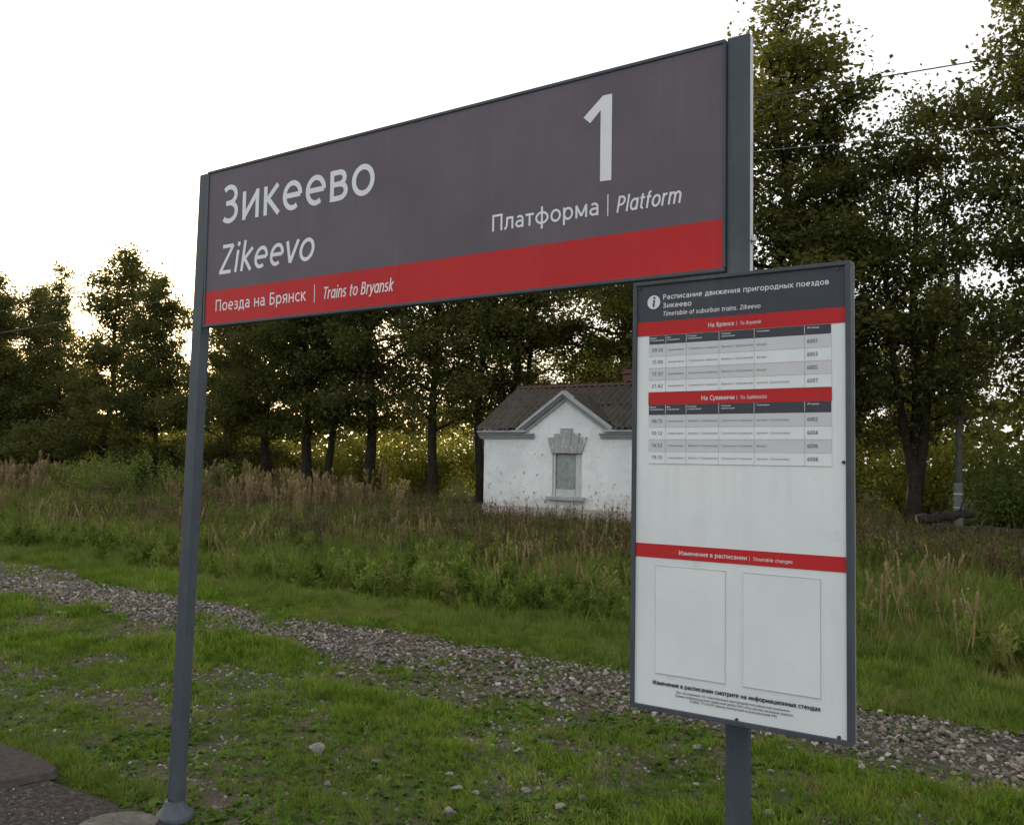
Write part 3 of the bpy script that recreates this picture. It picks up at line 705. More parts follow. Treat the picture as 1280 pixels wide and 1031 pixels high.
# ------------------------------------------------------------------ wires and poles
MT['wire'] = mottled('dull_wire', (.07, .07, .07), (.12, .12, .12), 3, .5, bs=0)
MT['wire_dark'] = mat('black_cable', (.03, .03, .03), .6)
MT['pole_wood'] = mottled('grey_pole_timber', (.09, .08, .07), (.16, .145, .13), 9, .9, bs=.5)
MT['pole_conc'] = mottled('pale_pole_concrete', (.10, .11, .10), (.16, .17, .16), 6, .9, bs=.5)
MT['insul'] = mat('white_insulator', (.6, .6, .58), .25)
POLE = (-5.85, 16.0)
up_ = thing('utility_pole', 'timber utility pole standing in the meadow hidden behind the timetable board', 'pole', (*POLE, 0))
MB().tube([(0, 0, -.3), (.01, 0, 4), (0, 0, 8.85)], [.12, .105, .08], 12).build('pole_shaft', MT['pole_wood'], up_, smooth=True)
for z in (8.42, 7.42):
    MB().box(-.05, -.14, z-.05, .05, .02, z+.03).build('bracket', MT['steel'], up_)
    MB().lathe([(.0, z+.02), (.035, z+.03), (.04, z+.07), (.02, z+.10), (.035, z+.13), (.0, z+.16)], 0, -.12, 10).build('insulator', MT['insul'], up_, smooth=True)
def wire(pts, r, mt, label):
    P = []
    for (a, b_, sag) in pts:
        a = Vector(a); b_ = Vector(b_)
        for i in range(41):
            t = i/40; q = a.lerp(b_, t); q.z -= sag*4*t*(1-t)
            if P and i == 0: continue
            P.append(q)
    o = MB().tube(P, r, 5).build('overhead_wire', mt); tag(o, label, 'wire', 'overhead wires along the track'); return o
py = POLE[1]-.12
wire([((-44, 16, 7.05), (-5.85, py, 8.56), .95), ((-5.85, py, 8.56), (14, 16, 7.9), .10)], .012, MT['wire_dark'], 'upper overhead wire, dark against the sky right of the name sign')
wire([((-44, 16, 5.9), (-5.85, py, 7.56), .55), ((-5.85, py, 7.56), (14, 16, 6.3), .10)], .008, MT['wire'], 'lower overhead wire crossing the tree crowns below the dark one')
p2 = thing('utility_pole', 'grey pole on a concrete stub behind the forked tree on the right', 'pole', (-3.06, 25.6, 0))
MB().tube([(.0, 0, .9), (.0, 0, 6.8)], [.085, .07], 10).build('pole_shaft', MT['pole_conc'], p2, smooth=True)
MB().box(-.11, -.2, -.3, .09, -.08, 1.35).build('concrete_stub', MT['pole_conc'], p2, bevel=.012)
MB().tube([(.0, 0, .0), (.0, 0, .9)], [.09, .085], 10).build('pole_foot', MT['pole_wood'], p2, smooth=True)
for z in (1.05, .7):
    MB().box(-.12, -.21, z, .10, .09, z+.03).build('wire_clamp', MT['steel'], p2)

# ------------------------------------------------------------------ foliage
def leaf_material(name, stops, trans=.4, gloss=.25):
    m = bpy.data.materials.new(name); m.use_nodes = True; N = m.node_tree.nodes; L = m.node_tree.links; N.clear()
    out = N.new('ShaderNodeOutputMaterial'); at = N.new('ShaderNodeAttribute'); at.attribute_name = 'tint'
    oi = N.new('ShaderNodeObjectInfo')
    ad = N.new('ShaderNodeMath'); ad.operation = 'MULTIPLY_ADD'; L.new(oi.outputs['Random'], ad.inputs[0]); ad.inputs[1].default_value = .16; L.new(at.outputs['Fac'], ad.inputs[2])
    col = ramp(N, L, ad.outputs[0], stops)
    d = N.new('ShaderNodeBsdfDiffuse'); L.new(col, d.inputs[0])
    t = N.new('ShaderNodeBsdfTranslucent'); tc = mixc(N, L, .5, col, (.18, .175, .025), 'MIX'); L.new(tc, t.inputs[0])
    g = N.new('ShaderNodeBsdfGlossy'); g.inputs['Roughness'].default_value = .45; g.inputs[0].default_value = (.5, .5, .45, 1)
    m1 = N.new('ShaderNodeMixShader'); m1.inputs[0].default_value = trans; L.new(d.outputs[0], m1.inputs[1]); L.new(t.outputs[0], m1.inputs[2])
    m2 = N.new('ShaderNodeMixShader'); m2.inputs[0].default_value = gloss*.12; L.new(m1.outputs[0], m2.inputs[1]); L.new(g.outputs[0], m2.inputs[2])
    L.new(m2.outputs[0], out.inputs[0]); return m
MT['leaf'] = leaf_material('lime_tree_leaf', [(.0, (.026, .034, .011)), (.40, (.052, .064, .017)), (.74, (.078, .088, .022)), (.93, (.115, .10, .026)), (1.0, (.16, .10, .035))], .45)
MT['leaf_bush'] = leaf_material('bush_leaf', [(.0, (.06, .095, .020)), (.5, (.115, .17, .035)), (1.0, (.19, .21, .055))], .42)
MT['leaf_yellow'] = leaf_material('yellow_green_leaf', [(.0, (.10, .125, .018)), (.5, (.185, .20, .026)), (1.0, (.29, .27, .045))], .60)
MT['bark'] = mottled('dark_bark', (.018, .015, .012), (.045, .038, .030), 9, .95, bs=.9, bd=.04, spec=.1)

def leaves_mesh(name, centers, size, jitter, tintbase, r, flat=.0):
    """one leaf (a pointed quad, slightly folded) at every centre"""
    n = len(centers)
    a = r.normal(size=(n, 3)); size = size*(.65+.6*r.random((n,))**1.5)[:, None] if n > 12000 else size; a /= np.linalg.norm(a, axis=1)[:, None]
    b = r.normal(size=(n, 3)); b -= (b*a).sum(1)[:, None]*a; b /= np.linalg.norm(b, axis=1)[:, None]
    L_ = size*(.75+.6*r.random(n))[:, None]; Wd = L_*(.55+.2*r.random(n))[:, None]
    P0 = centers-a*L_*.5; P2 = centers+a*L_*.5; nn = np.cross(a, b)
    P1 = centers+b*Wd*.5+nn*L_*.12; P3 = centers-b*Wd*.5+nn*L_*.12
    V = np.stack([P0, P1, P2, P3], 1).reshape(-1, 3); F = np.arange(4*n).reshape(n, 4)
    m = fast_mesh(name, V, F, smooth=False)
    at = m.attributes.new('tint', 'FLOAT', 'FACE'); at.data.foreach_set('value', np.clip(tintbase+jitter*(r.random(n)-.5), 0, 1).astype(np.float32))
    return m
def tree_meshes(h, wmax, base, prof, seed, nleaf, r0=.22, forks=1, leaf=.13, lean=0., dens=1.0, topthin=.5):
    """prof(t) -> relative crown radius at relative height t of the crown. Returns trunk mesh, crown mesh"""
    r = np.random.default_rng(seed); tm = MB(); C_ = []
    stems = []
    for s in range(forks):
        fz = base*.55 if forks > 1 else 0
        ang_ = 1.0
        pts = []; spread = (h*.03 if forks > 1 else 0)
        hh = h*(1-.07*s)
        dx, dy = r.normal(0, .02, 2)
        for i in range(13):
            t = i/12; z = hh*t*.97
            k = max(0, z-fz)/h
            x = lean*z+dx*z+spread*k**.6*3.2*math.cos(ang_+s*2.1)+.10*math.sin(z*.9+seed+s); y = dy*z+spread*k**.6*3.2*math.sin(ang_+s*2.1)+.10*math.cos(z*.8+seed*2+s)
            pts.append(Vector((x, y, z-.25*(i == 0))))
        rad = [max(.015, r0*(1-.93*(i/12)**.8)*(1.35 if i == 0 else 1)*(1 if s == 0 else .7)) for i in range(13)]
        if s > 0: pts = pts[max(1, int(fz/h*12)):]; rad = rad[-len(pts):]
        tm.tube(pts, rad, 9); stems.append((pts, hh))
    nl = int((20+h*2.6)*dens)
    for s, (pts, hh) in enumerate(stems):
        nk = nl//forks+3
        for k in range(nk):
            t = ((k+.5)/nk)**.92
            z = base+(hh-base)*t*.97; i = min(len(pts)-2, max(0, int(np.searchsorted([p.z for p in pts], z))-1))
            f = (z-pts[i].z)/max(.01, pts[i+1].z-pts[i].z); o = pts[i].lerp(pts[i+1], f)
            a = k*2.4+r.normal(0, .4)+s
            ln = wmax*prof(t)*(.50+.68*r.random())+.15
            el = R(12+42*t+r.normal(0, 9))
            d = Vector((math.cos(a)*math.cos(el), math.sin(a)*math.cos(el), math.sin(el)*.8))
            e1 = o+d*ln*.5+Vector((0, 0, .05*ln)); e2 = o+d*ln+Vector((0, 0, -.12*ln+.15*r.normal()))
            rl = r0*.24*(1-t*.6)+.010
            tm.tube([o, e1, e2], [rl, rl*.55, .006], 4, cap=False)
            nsub = max(2, int(ln*2.6))
            side = Vector((-math.sin(a), math.cos(a), 0))
            for q in range(nsub):
                g = .22+.78*(q+.6*r.random())/nsub
                p = o.lerp(e1, g*2) if g < .5 else e1.lerp(e2, (g-.5)*2)
                sg = 1 if q % 2 else -1
                sl = (.30+.45*r.random())*ln**.6*(1.1-.45*g)
                tip = p+side*sg*sl*.8+d*sl*.55+Vector((0, 0, r.normal(.02, .20)*sl))
                tm.tube([p, tip], [rl*.3+.004, .004], 3, cap=False)
                m_ = 3 if sl > .5 else 2
                for u in range(m_):
                    if r.random() < .10+topthin*.35*t: continue
                    v = .25+.8*(u+r.random()*.6)/m_
                    c = np.array(p.lerp(tip, v))+r.normal(0, .13, 3)
                    C_.append((c, .15+.15*r.random()))
            C_.append((np.array(e2), .16))
            if k % 3 == 0 and t < .85: C_.append((np.array(o)+r.normal(0, .15, 3), .25))
    C0 = np.array([c for c, _ in C_]); S0 = np.array([s for _, s in C_])
    wgt = S0**1.2; wgt /= wgt.sum()
    idx = r.choice(len(C0), nleaf, p=wgt)
    nrm = r.normal(size=(nleaf, 3)); nrm *= np.clip(np.abs(r.normal(1, .25, nleaf)), .4, 2)[:, None]; P = C0[idx]+nrm*S0[idx][:, None]*np.array([1.05, 1.05, .80])
    tb_ = (.30+.34*r.random(len(C0)))[idx] + .12*(P[:, 2]/h)
    k_ = P[:, 2] > .4
    return tm.mesh('trunk', True), leaves_mesh('crown', P[k_], leaf, .35, tb_[k_], r)

oval = lambda t: math.sin(math.pi*min(1, max(0, .12+.86*t)))**.55
cone = lambda t: (1-t)**.8*.95+.10
spire = lambda t: ((1-t)**.95*.9+.07) if t < .99 else .05
full = lambda t: (.62+.38*math.sin(math.pi*min(1, t*1.3))) * (1 if t < .55 else max(.12, (1-(t-.55)/.47)**.7))
lowf = lambda t: max(.12, (1-t**3.0))*(.8+.25*math.sin(9*t))
TP = {}
def tproto(key, *a, **k):
    tmesh, cmesh = tree_meshes(*a, **k); tmesh.materials.append(MT['bark']); cmesh.materials.append(MT['leaf']); TP[key] = (tmesh, cmesh, a[0])
tproto('big', 15.2, 4.0, 2.9, full, 1, 52000, r0=.27, leaf=.125, dens=1.25)
tproto('broad', 12.5, 3.6, 2.5, full, 2, 42000, r0=.26, leaf=.135, dens=1.25)
tproto('cone', 11.8, 3.7, .9, cone, 3, 40000, r0=.2, leaf=.14, dens=1.2, topthin=1.2)
tproto('spire', 11.4, 3.0, 1.1, spire, 4, 22000, r0=.16, leaf=.135, topthin=1.4)
tproto('forked', 11.6, 2.9, 2.5, full, 5, 22000, r0=.24, forks=3, leaf=.13, topthin=1.0)
tproto('low', 11.0, 4.0, .9, lowf, 6, 52000, r0=.2, leaf=.14, dens=1.3)
tproto('thin', 13.5, 2.9, 3.0, full, 8, 26000, r0=.2, leaf=.13, topthin=1.0)
tproto('ragged', 14.5, 3.7, 2.6, full, 12, 40000, r0=.24, leaf=.13, dens=1.0, topthin=1.0)
def tree(key, x, y, h, rz, label, group='trees in the row behind the meadow', wide=1.0, cat='tree', leafmat=None, name='broadleaf_tree'):
    tmesh, cmesh, h0 = TP[key]; s = h/h0
    t = thing(name, label, cat, (x, y, float(gz(x, min(y, 40)))), rz, group); t.scale = (s*wide, s*wide, s)
    link('trunk', tmesh, None, t); c = link('crown', cmesh, None, t)
    return t
tree('low', -55.5, 25.5, 11.8, .4, 'tree with a dense dark crown cut by the left edge of the picture', wide=1.15)
tree('low', -50.0, 24.6, 11.4, 3.0, 'dense rounded tree left of the thin pointed one at far left')
tree('low', -47.9, 25.8, 10.6, 4.4, 'rounded tree with yellowish top between the far left tree and the thin pointed one', wide=.8)
tree('spire', -45.2, 25.4, 11.4, 1.0, 'thin pointed see-through tree between two dense trees at far left', wide=1.0)
tree('cone', -40.6, 25.0, 11.9, 2.2, 'tall pointed tree with a ragged top, left of the left sign post', wide=1.1)
tree('low', -36.9, 25.6, 10.0, 4.0, 'lower rounded tree leaning on the tall pointed tree by the left post', wide=.85)
tree('low', -32.3, 25.8, 9.6, 5.1, 'short bushy tree just right of the left sign post', wide=.95)
tree('broad', -29.2, 25.4, 11.2, .9, 'slim dark tree under the left end of the red band')
tree('broad', -26.3, 25.0, 12.2, 2.4, 'left stem of the pair of dark trunks under the red band', wide=.95)
tree('thin', -25.4, 25.2, 12.4, 3.9, 'right stem of the pair of dark trunks under the red band')
tree('broad', -23.1, 25.1, 12.6, 5.2, 'tree with a slim black trunk before the glowing yellow bushes', wide=.95)
tree('big', -20.0, 25.0, 13.4, .3, 'tree with the thickest trunk, midway between the left post and the white hut', wide=.85)
tree('thin', -18.35, 25.6, 13.2, 1.9, 'tree with a straight dark trunk just left of the white hut')
tree('forked', -17.5, 26.6, 12.8, 4.4, 'second tree left of the white hut, touching its gable end', wide=.9)
tree('broad', -15.0, 30.0, 13.4, 1.2, 'tree rising behind the left half of the hut roof')
tree('big', -11.8, 29.5, 14.6, 3.0, 'tree rising behind the hut chimney', wide=.95)
tree('ragged', -7.7, 25.0, 15.3, 5.5, 'tallest full tree right behind the right end of the name sign', wide=1.32)
tree('big', -11.0, 26.6, 12.6, 2.6, 'tree between the hut chimney and the tallest tree', wide=.9)
tree('thin', -6.3, 25.8, 11.6, .8, 'open crowned tree between the tallest tree and the forked one', wide=.95)
tree('forked', -4.0, 24.8, 11.4, .6, 'dark forked tree with three stems right of the timetable board', wide=.9)
tree('ragged', -.5, 25.2, 16.2, 1.7, 'heavy dark tree overhanging the right edge of the picture', wide=.92)
tree('broad', 2.8, 25.0, 15.2, 3.3, 'tree just outside the right edge, its branches reaching into the picture', wide=1.1)
random.seed(21)
# looser second row behind
keys = ['low', 'broad', 'cone', 'thin', 'low', 'broad']
for i, (x, y) in enumerate(((-78, 40), (-70, 42), (-64, 52), (-30.5, 49), (-24, 44), (-5, 40), (-15, 39), (-10, 44), (2, 40), (9, 42))):
    tree(keys[i % 6], x+random.uniform(-1, 1), y, random.uniform(8.5, 11.5), random.uniform(0, 6.28), 'dark tree of the second row, seen only through gaps in the first row', 'trees of the second row behind', 1.1)
# bushes
def bush_mesh(seed, h, w_, n, leaf, mt, tall=False):
    r = np.random.default_rng(seed); st = MB(); cs = []
    for k in range(16 if not tall else 7):
        a = r.random()*6.28; rr = w_*(.25+.75*r.random()); hh = h*(.5+.5*r.random())*(1-.35*(rr/w_)**2)
        if tall: rr *= .5; hh = h*(.75+.25*r.random())
        tip = Vector((math.cos(a)*rr, math.sin(a)*rr, hh)); mid = tip*.5+Vector((0, 0, .1*h))
        st.tube([(tip.x*.12, tip.y*.12, -.08), mid, tip], [.018, .011, .004], 4, cap=False)
        for q in range(9):
            g = .15+.85*q/8; p = (Vector((0, 0, 0)).lerp(mid, g*2) if g < .5 else mid.lerp(tip, (g-.5)*2))
            cs.append((np.array(p)+r.normal(0, .05+.06*w_, 3), .07+.09*w_))
    C0 = np.array([c for c, _ in cs]); S0 = np.array([s for _, s in cs]); ix = r.integers(0, len(C0), n)
    P = C0[ix]+r.normal(size=(n, 3))*S0[ix][:, None]; P[:, 2] = np.abs(P[:, 2])
    cm = leaves_mesh('foliage', P, leaf, .5, (.25+.4*r.random(len(C0)))[ix], r); cm.materials.append(mt)
    sm_ = st.mesh('stem', True); sm_.materials.append(MT['bark']); return sm_, cm
BM = {'round': bush_mesh(31, 1.45, 1.25, 5200, .085, MT['leaf_bush']), 'wide': bush_mesh(32, 1.2, 1.6, 6000, .085, MT['leaf_bush']),
      'sapling': bush_mesh(33, 1.75, .55, 1700, .10, MT['leaf_bush'], True), 'yellow': bush_mesh(34, 3.0, 2.0, 6000, .11, MT['leaf_yellow']), 'green3': bush_mesh(36, 2.6, 2.1, 6500, .11, MT['leaf_bush']),
      'yellow2': bush_mesh(35, 2.4, 2.3, 6000, .11, MT['leaf_yellow'])}
def bush(key, x, y, s, rz, label, group, cat='bush', name='bush'):
    a, b_ = BM[key]; t = thing(name, label, cat, (x, y, float(gz(x, min(y, 40)))), rz, group); t.scale = (s, s, s)
    link('stem', a, None, t); link('foliage', b_, None, t); return t
gb = 'green bushes at the meadow edge'
bush('wide', -33.5, 20.2, 1.0, 0, 'low green bush among dry reeds below the thin pointed tree', gb)
bush('round', -31.2, 19.2, 1.0, 1, 'rounded green bush, widest at left of the left sign post', gb)
bush('wide', -29.3, 18.6, .95, 2, 'bushy green shrub between the widest bush and the sapling', gb)
bush('sapling', -27.3, 18.2, 1.0, 3, 'upright green sapling standing above the bushes left of the post', gb, 'sapling', 'sapling')
bush('sapling', -25.9, 18.4, .8, 5, 'short sapling close to the left edge of the left post', gb, 'sapling', 'sapling')
bush('round', -24.9, 18.7, .85, 4, 'green bush half hidden by the left sign post', gb)
bush('sapling', -23.3, 18.6, .85, 1.3, 'small leafy sapling just right of the left post', gb, 'sapling', 'sapling')
gy = 'sunlit bushes behind the tree row'
random.seed(9)
for i, (k, x, y, s) in enumerate((('yellow', -33.5, 29, 1.0), ('yellow2', -29.7, 29.5, 1.0), ('yellow', -27.2, 30, 1.1), ('yellow2', -24.0, 29.4, 1.15), ('yellow', -21.2, 30.6, 1.0), ('yellow2', -19.2, 29.6, .9),
                                 ('yellow', -7.2, 29, 1.05), ('yellow2', -4.6, 28.8, 1.1), ('green3', -2.3, 30.0, 1.2), ('green3', .2, 28.2, 1.0), ('green3', -1.3, 27.0, .75), ('yellow', -44, 31, 1.0), ('yellow2', -50, 31, 1.0), ('yellow', -38, 31, 1.0), ('yellow2', -57, 31, 1.0), ('yellow', 4.5, 29, 1.1), ('yellow2', -15.8, 31.2, 1.0))):
    if k == 'green3': bush(k, x, y, s, random.random()*6, {-2.3: 'large green bush beyond the grey pole on the right', .2: 'fresh green bush at the right edge behind the nearer one'}.get(x, 'fresh green bush near the right edge, nearest the logs'), 'green bushes at the right edge')
    else: bush(k, x, y, s, random.random()*6, 'yellow-green bush lit from behind, beyond the trunks of the tree row', gy)
# far wood
r = np.random.default_rng(77); n = 30000
xx = r.uniform(-190, 70, n); hh = 3.0+4.5*vnoise(xx*.12, xx*0+3, 4)+2*vnoise(xx*.5, xx*0, 6)
P = np.stack([xx, 72+r.normal(0, 2.0, n)+(-xx*.02), hh*r.random(n)**.7], 1)
fm = leaves_mesh('distant_wood', P, .75, .4, .35+.3*vnoise(xx*.3, P[:, 2]*.7, 9), r); fm.materials.append(MT['leaf'])
tag(link('distant_wood', fm), 'distant line of woodland closing the view behind the tree rows', 'wood', kind='stuff')

# fallen trunks and rubble at right
MT['log'] = mottled('dead_wood', (.012, .010, .008), (.034, .028, .023), 6, .95, bs=.9, bd=.03)
def log(p0, p1, r_, label, nm='fallen_log'):
    a, b_ = Vector(p0), Vector(p1); c = (a+b_)/2
    t = thing(nm, label, 'log', c, 0, 'dead logs in the weeds at right'); P = []; rad = []
    for i in range(9):
        q = a.lerp(b_, i/8)-c; q += Vector((0, .04*math.sin(i*1.7), .03*math.sin(i*2.3))); P.append(q); rad.append(r_*(1-.25*i/8+.08*math.sin(i*2.9)))
    MB().tube(P, rad, 9).build('log_trunk', MT['log'], t, smooth=True)
    for i in (3, 6):
        MB().tube([P[i], P[i]+Vector((.08, -.12, .18+.05*i*.3)), P[i]+Vector((.15, -.15, .3))], [.03, .022, .01], 5).build('branch_stub', MT['log'], t)
log((-3.75, 23.6, .45), (-2.55, 23.9, .66), .13, 'raised end of a dark dead log beside the forked tree')
log((-3.3, 23.0, .30), (-.6, 22.2, .34), .12, 'long dark log lying level in the weeds below the right trees')
log((-1.9, 22.6, .12), (.9, 22.2, .22), .17, 'thick dark log at the right edge, lowest of the dead wood')

# ------------------------------------------------------------------ scatter (geometry nodes)
def gn_scatter(name, P, rot, scl, idx, sources, label, cat):
    me = bpy.data.meshes.new(name); me.vertices.add(len(P)); me.vertices.foreach_set('co', P.astype(np.float32).ravel())
    for nm, ty, dat in (('rot', 'FLOAT_VECTOR', rot), ('scl', 'FLOAT_VECTOR', scl)):
        a = me.attributes.new(nm, ty, 'POINT'); a.data.foreach_set('vector', dat.astype(np.float32).ravel())
    a = me.attributes.new('idx', 'INT', 'POINT'); a.data.foreach_set('value', idx.astype(np.int32))
    o = link(name, me)
    ng = bpy.data.node_groups.new(name+'_nodes', 'GeometryNodeTree')
    ng.interface.new_socket('Geometry', in_out='INPUT', socket_type='NodeSocketGeometry'); ng.interface.new_socket('Geometry', in_out='OUTPUT', socket_type='NodeSocketGeometry')
    N, L = ng.nodes, ng.links
    gi = N.new('NodeGroupInput'); go = N.new('NodeGroupOutput'); ip = N.new('GeometryNodeInstanceOnPoints'); jn = N.new('GeometryNodeJoinGeometry')
    for s in sources:
        oi = N.new('GeometryNodeObjectInfo'); oi.inputs['Object'].default_value = s; oi.inputs['As Instance'].default_value = True; L.new(oi.outputs['Geometry'], jn.inputs[0])
    def attr(nm, ty):
        q = N.new('GeometryNodeInputNamedAttribute'); q.data_type = ty; q.inputs['Name'].default_value = nm; return q.outputs['Attribute']
    L.new(gi.outputs[0], ip.inputs['Points']); L.new(jn.outputs[0], ip.inputs['Instance']); ip.inputs['Pick Instance'].default_value = True
    L.new(attr('idx', 'INT'), ip.inputs['Instance Index']); L.new(attr('rot', 'FLOAT_VECTOR'), ip.inputs['Rotation']); L.new(attr('scl', 'FLOAT_VECTOR'), ip.inputs['Scale'])
    L.new(ip.outputs[0], go.inputs[0])
    md = o.modifiers.new('scatter', 'NODES'); md.node_group = ng
    return tag(o, label, cat, kind='stuff')
def src(name, mesh, mt):
    mesh.materials.append(mt) if len(mesh.materials) == 0 else None
    return bpy.data.objects.new(name, mesh)      # kept out of the scene, only instanced

def grass_material(name, stops, nscale=.9, trans=.35, patch=None):
    m = bpy.data.materials.new(name); m.use_nodes = True; N = m.node_tree.nodes; L = m.node_tree.links; N.clear()
    out = N.new('ShaderNodeOutputMaterial'); p = pos(N); oi = N.new('ShaderNodeObjectInfo')
    f = noise(N, L, p, nscale, 4, .6); ma = N.new('ShaderNodeMath'); ma.operation = 'MULTIPLY_ADD'
    L.new(oi.outputs['Random'], ma.inputs[0]); ma.inputs[1].default_value = .5; L.new(f, ma.inputs[2])
    sb = N.new('ShaderNodeMath'); sb.operation = 'SUBTRACT'; L.new(ma.outputs[0], sb.inputs[0]); sb.inputs[1].default_value = .25
    col = ramp(N, L, sb.outputs[0], stops)
    d = N.new('ShaderNodeBsdfDiffuse'); L.new(col, d.inputs[0]); t = N.new('ShaderNodeBsdfTranslucent'); L.new(col, t.inputs[0])
    m1 = N.new('ShaderNodeMixShader'); m1.inputs[0].default_value = trans; L.new(d.outputs[0], m1.inputs[1]); L.new(t.outputs[0], m1.inputs[2])
    L.new(m1.outputs[0], out.inputs[0]); return m
GM = grass_material('short_grass', [(.15, (.050, .072, .014)), (.34, (.10, .165, .022)), (.52, (.155, .245, .030)), (.70, (.20, .26, .045)), (.85, (.25, .21, .09)), (.97, (.33, .27, .16))], 2.2)
GM2 = grass_material('clover_leaf', [(.2, (.055, .10, .022)), (.6, (.105, .18, .036)), (.95, (.17, .21, .055))], 2)
GM3 = grass_material('meadow_grass', [(.15, (.062, .085, .020)), (.38, (.115, .165, .030)), (.60, (.165, .215, .045)), (.80, (.21, .195, .07)), (.95, (.30, .23, .13))], .8)
GM4 = grass_material('brown_weed', [(.15, (.055, .044, .028)), (.45, (.115, .082, .05)), (.66, (.105, .105, .040)), (.95, (.21, .15, .09))], .5, .25)
GM5 = grass_material('dry_reed', [(.2, (.15, .12, .06)), (.6, (.28, .22, .115)), (.95, (.42, .34, .20))], 1.2, .3)
GM6 = mat('white_flower', (.55, .55, .48), .9)
def tuft(seed, n, h, spread, w_, bend=.5, seg=3):
    r = np.random.default_rng(seed); V, F = [], []
    for i in range(n):
        a = r.random()*6.28; b0 = np.array([math.cos(a), math.sin(a), 0])*spread*r.random()**.5
        a2 = a+r.normal(0, .8); d = np.array([math.cos(a2), math.sin(a2), 0]); side = np.array([-d[1], d[0], 0])
        a3 = r.random()*6.28; side = np.array([math.cos(a3), math.sin(a3), 0])
        hh = h*(.45+.55*r.random()); bd = bend*(.2+.8*r.random())*hh; q = len(V)
        for k in range(seg):
            t = k/seg; c = b0+d*bd*t*t+np.array([0, 0, hh*(t-.18*bend*t*t)]); ww = w_*(1-.65*t)
            V += [tuple(c-side*ww/2), tuple(c+side*ww/2)]
        V.append(tuple(b0+d*bd+np.array([0, 0, hh*(1-.18*bend)])))
        for k in range(seg-1): F.append((q+2*k, q+2*k+1, q+2*k+3, q+2*k+2))
        F.append((q+2*seg-2, q+2*seg-1, q+2*seg))
    m = bpy.data.meshes.new('tuft'); m.from_pydata(V, [], F); m.update(); return m
def rosette(seed, n, rr, leafw):
    r = np.random.default_rng(seed); V, F = [], []
    for i in range(n):
        a = i*2.4+r.normal(0, .3); ln = rr*(.5+.5*r.random()); el = r.uniform(.15, .7); d = np.array([math.cos(a)*math.cos(el), math.sin(a)*math.cos(el), math.sin(el)])
        s_ = np.array([-math.sin(a), math.cos(a), 0])*leafw*ln; q = len(V)
        V += [(0, 0, .002), tuple(d*ln*.5-s_), tuple(d*ln+np.array([0, 0, -.15*ln])), tuple(d*ln*.5+s_)]; F.append((q, q+1, q+2, q+3))
    m = bpy.data.meshes.new('rosette'); m.from_pydata(V, [], F); m.update(); return m
def weed(seed, h, n, leafl, plume=False):
    r = np.random.default_rng(seed); V, F = [], []
    for i in range(n):
        a = r.random()*6.28; b0 = np.array([math.cos(a), math.sin(a), 0])*.12*r.random(); hh = h*(.6+.4*r.random()); dx = r.normal(0, .09, 2)*hh
        q = len(V); w_ = .007
        top = b0+np.array([dx[0], dx[1], hh]); a3 = r.random()*6.28; s_ = np.array([math.cos(a3), math.sin(a3), 0])*w_
        V += [tuple(b0-s_), tuple(b0+s_), tuple(top+s_*.4), tuple(top-s_*.4)]; F.append((q, q+1, q+2, q+3))
        k = 0; nk = int(8 if not plume else 10)
        for k in range(nk):
            t = (.1+.85*k/nk) if not plume else (.72+.3*k/nk)
            c = b0+(top-b0)*t; a4 = r.random()*6.28; el = r.uniform(.2, 1.0) if not plume else 1.2
            ll = leafl*(1.1-.6*t)*(.5+.6*r.random()) if not plume else leafl*.5
            d = np.array([math.cos(a4)*math.cos(el), math.sin(a4)*math.cos(el), math.sin(el)])*ll; sd_ = np.array([-math.sin(a4), math.cos(a4), 0])*ll*(.16 if not plume else .2); q = len(V)
            V += [tuple(c), tuple(c+d*.5-sd_), tuple(c+d), tuple(c+d*.5+sd_)]; F.append((q, q+1, q+2, q+3))
    m = bpy.data.meshes.new('weed'); m.from_pydata(V, [], F); m.update(); return m
def stone_mesh(seed, sub=2, flat=.65, rag=.22):
    bm = bmesh.new(); bmesh.ops.create_icosphere(bm, subdivisions=sub, radius=.5); r = np.random.default_rng(seed)
    pl = [(Vector(r.normal(size=3)).normalized(), .24+.16*r.random()) for _ in range(11)]
    for v in bm.verts:
        for nrm, d in pl:
            k = v.co.dot(nrm)-d
            if k > 0: v.co -= nrm*k
        v.co *= 1+rag*.3*(r.random()-.5)
        v.co.z *= flat
    m = bpy.data.meshes.new('stone'); bm.to_mesh(m); bm.free(); return m
def stone_material():
    m = mat('ballast_stone', (.2, .18, .17), .9, spec=.25); N, L, b = nodes(m); oi = N.new('ShaderNodeObjectInfo'); p = pos(N)
    col = ramp(N, L, oi.outputs['Random'], [(0, (.070, .062, .058)), (.3, (.135, .120, .108)), (.55, (.195, .172, .155)), (.70, (.175, .130, .112)), (.88, (.25, .23, .21)), (1, (.40, .38, .35))])
    n = noise(N, L, p, 60, 5, .7); col = mixc(N, L, .55, col, ramp(N, L, n, [(.3, (.45, .45, .45)), (.7, (1.25, 1.2, 1.15))]), 'MULTIPLY')
    L.new(col, b.inputs['Base Color']); bump(N, L, b, n, .5, .006); return m
MT['stone_b'] = stone_material()
STN = [src('ballast_piece', stone_mesh(100+i, 1 if i < 4 else 2), MT['stone_b']) for i in range(8)]
SG = [src('grass_tuft', tuft(200+i, 13, [.06, .085, .075, .11][i], .05, .0062, .9), GM) for i in range(4)]
CL = [src('clover_tuft', rosette(220+i, 14, .045, .28), GM2) for i in range(3)]
MG = [src('grass_tuft', tuft(240+i, 18, [.18, .24, .30, .24][i], .09, .0095, .75), GM3) for i in range(4)]
TG = [src('grass_tuft', tuft(260+i, 20, [.5, .62, .72][i], .17, .014, .5), GM3) for i in range(3)]
WD = [src('weed_stalk', weed(280+i, [.6, .75, .95, .7][i], 5, .15), GM4) for i in range(4)]
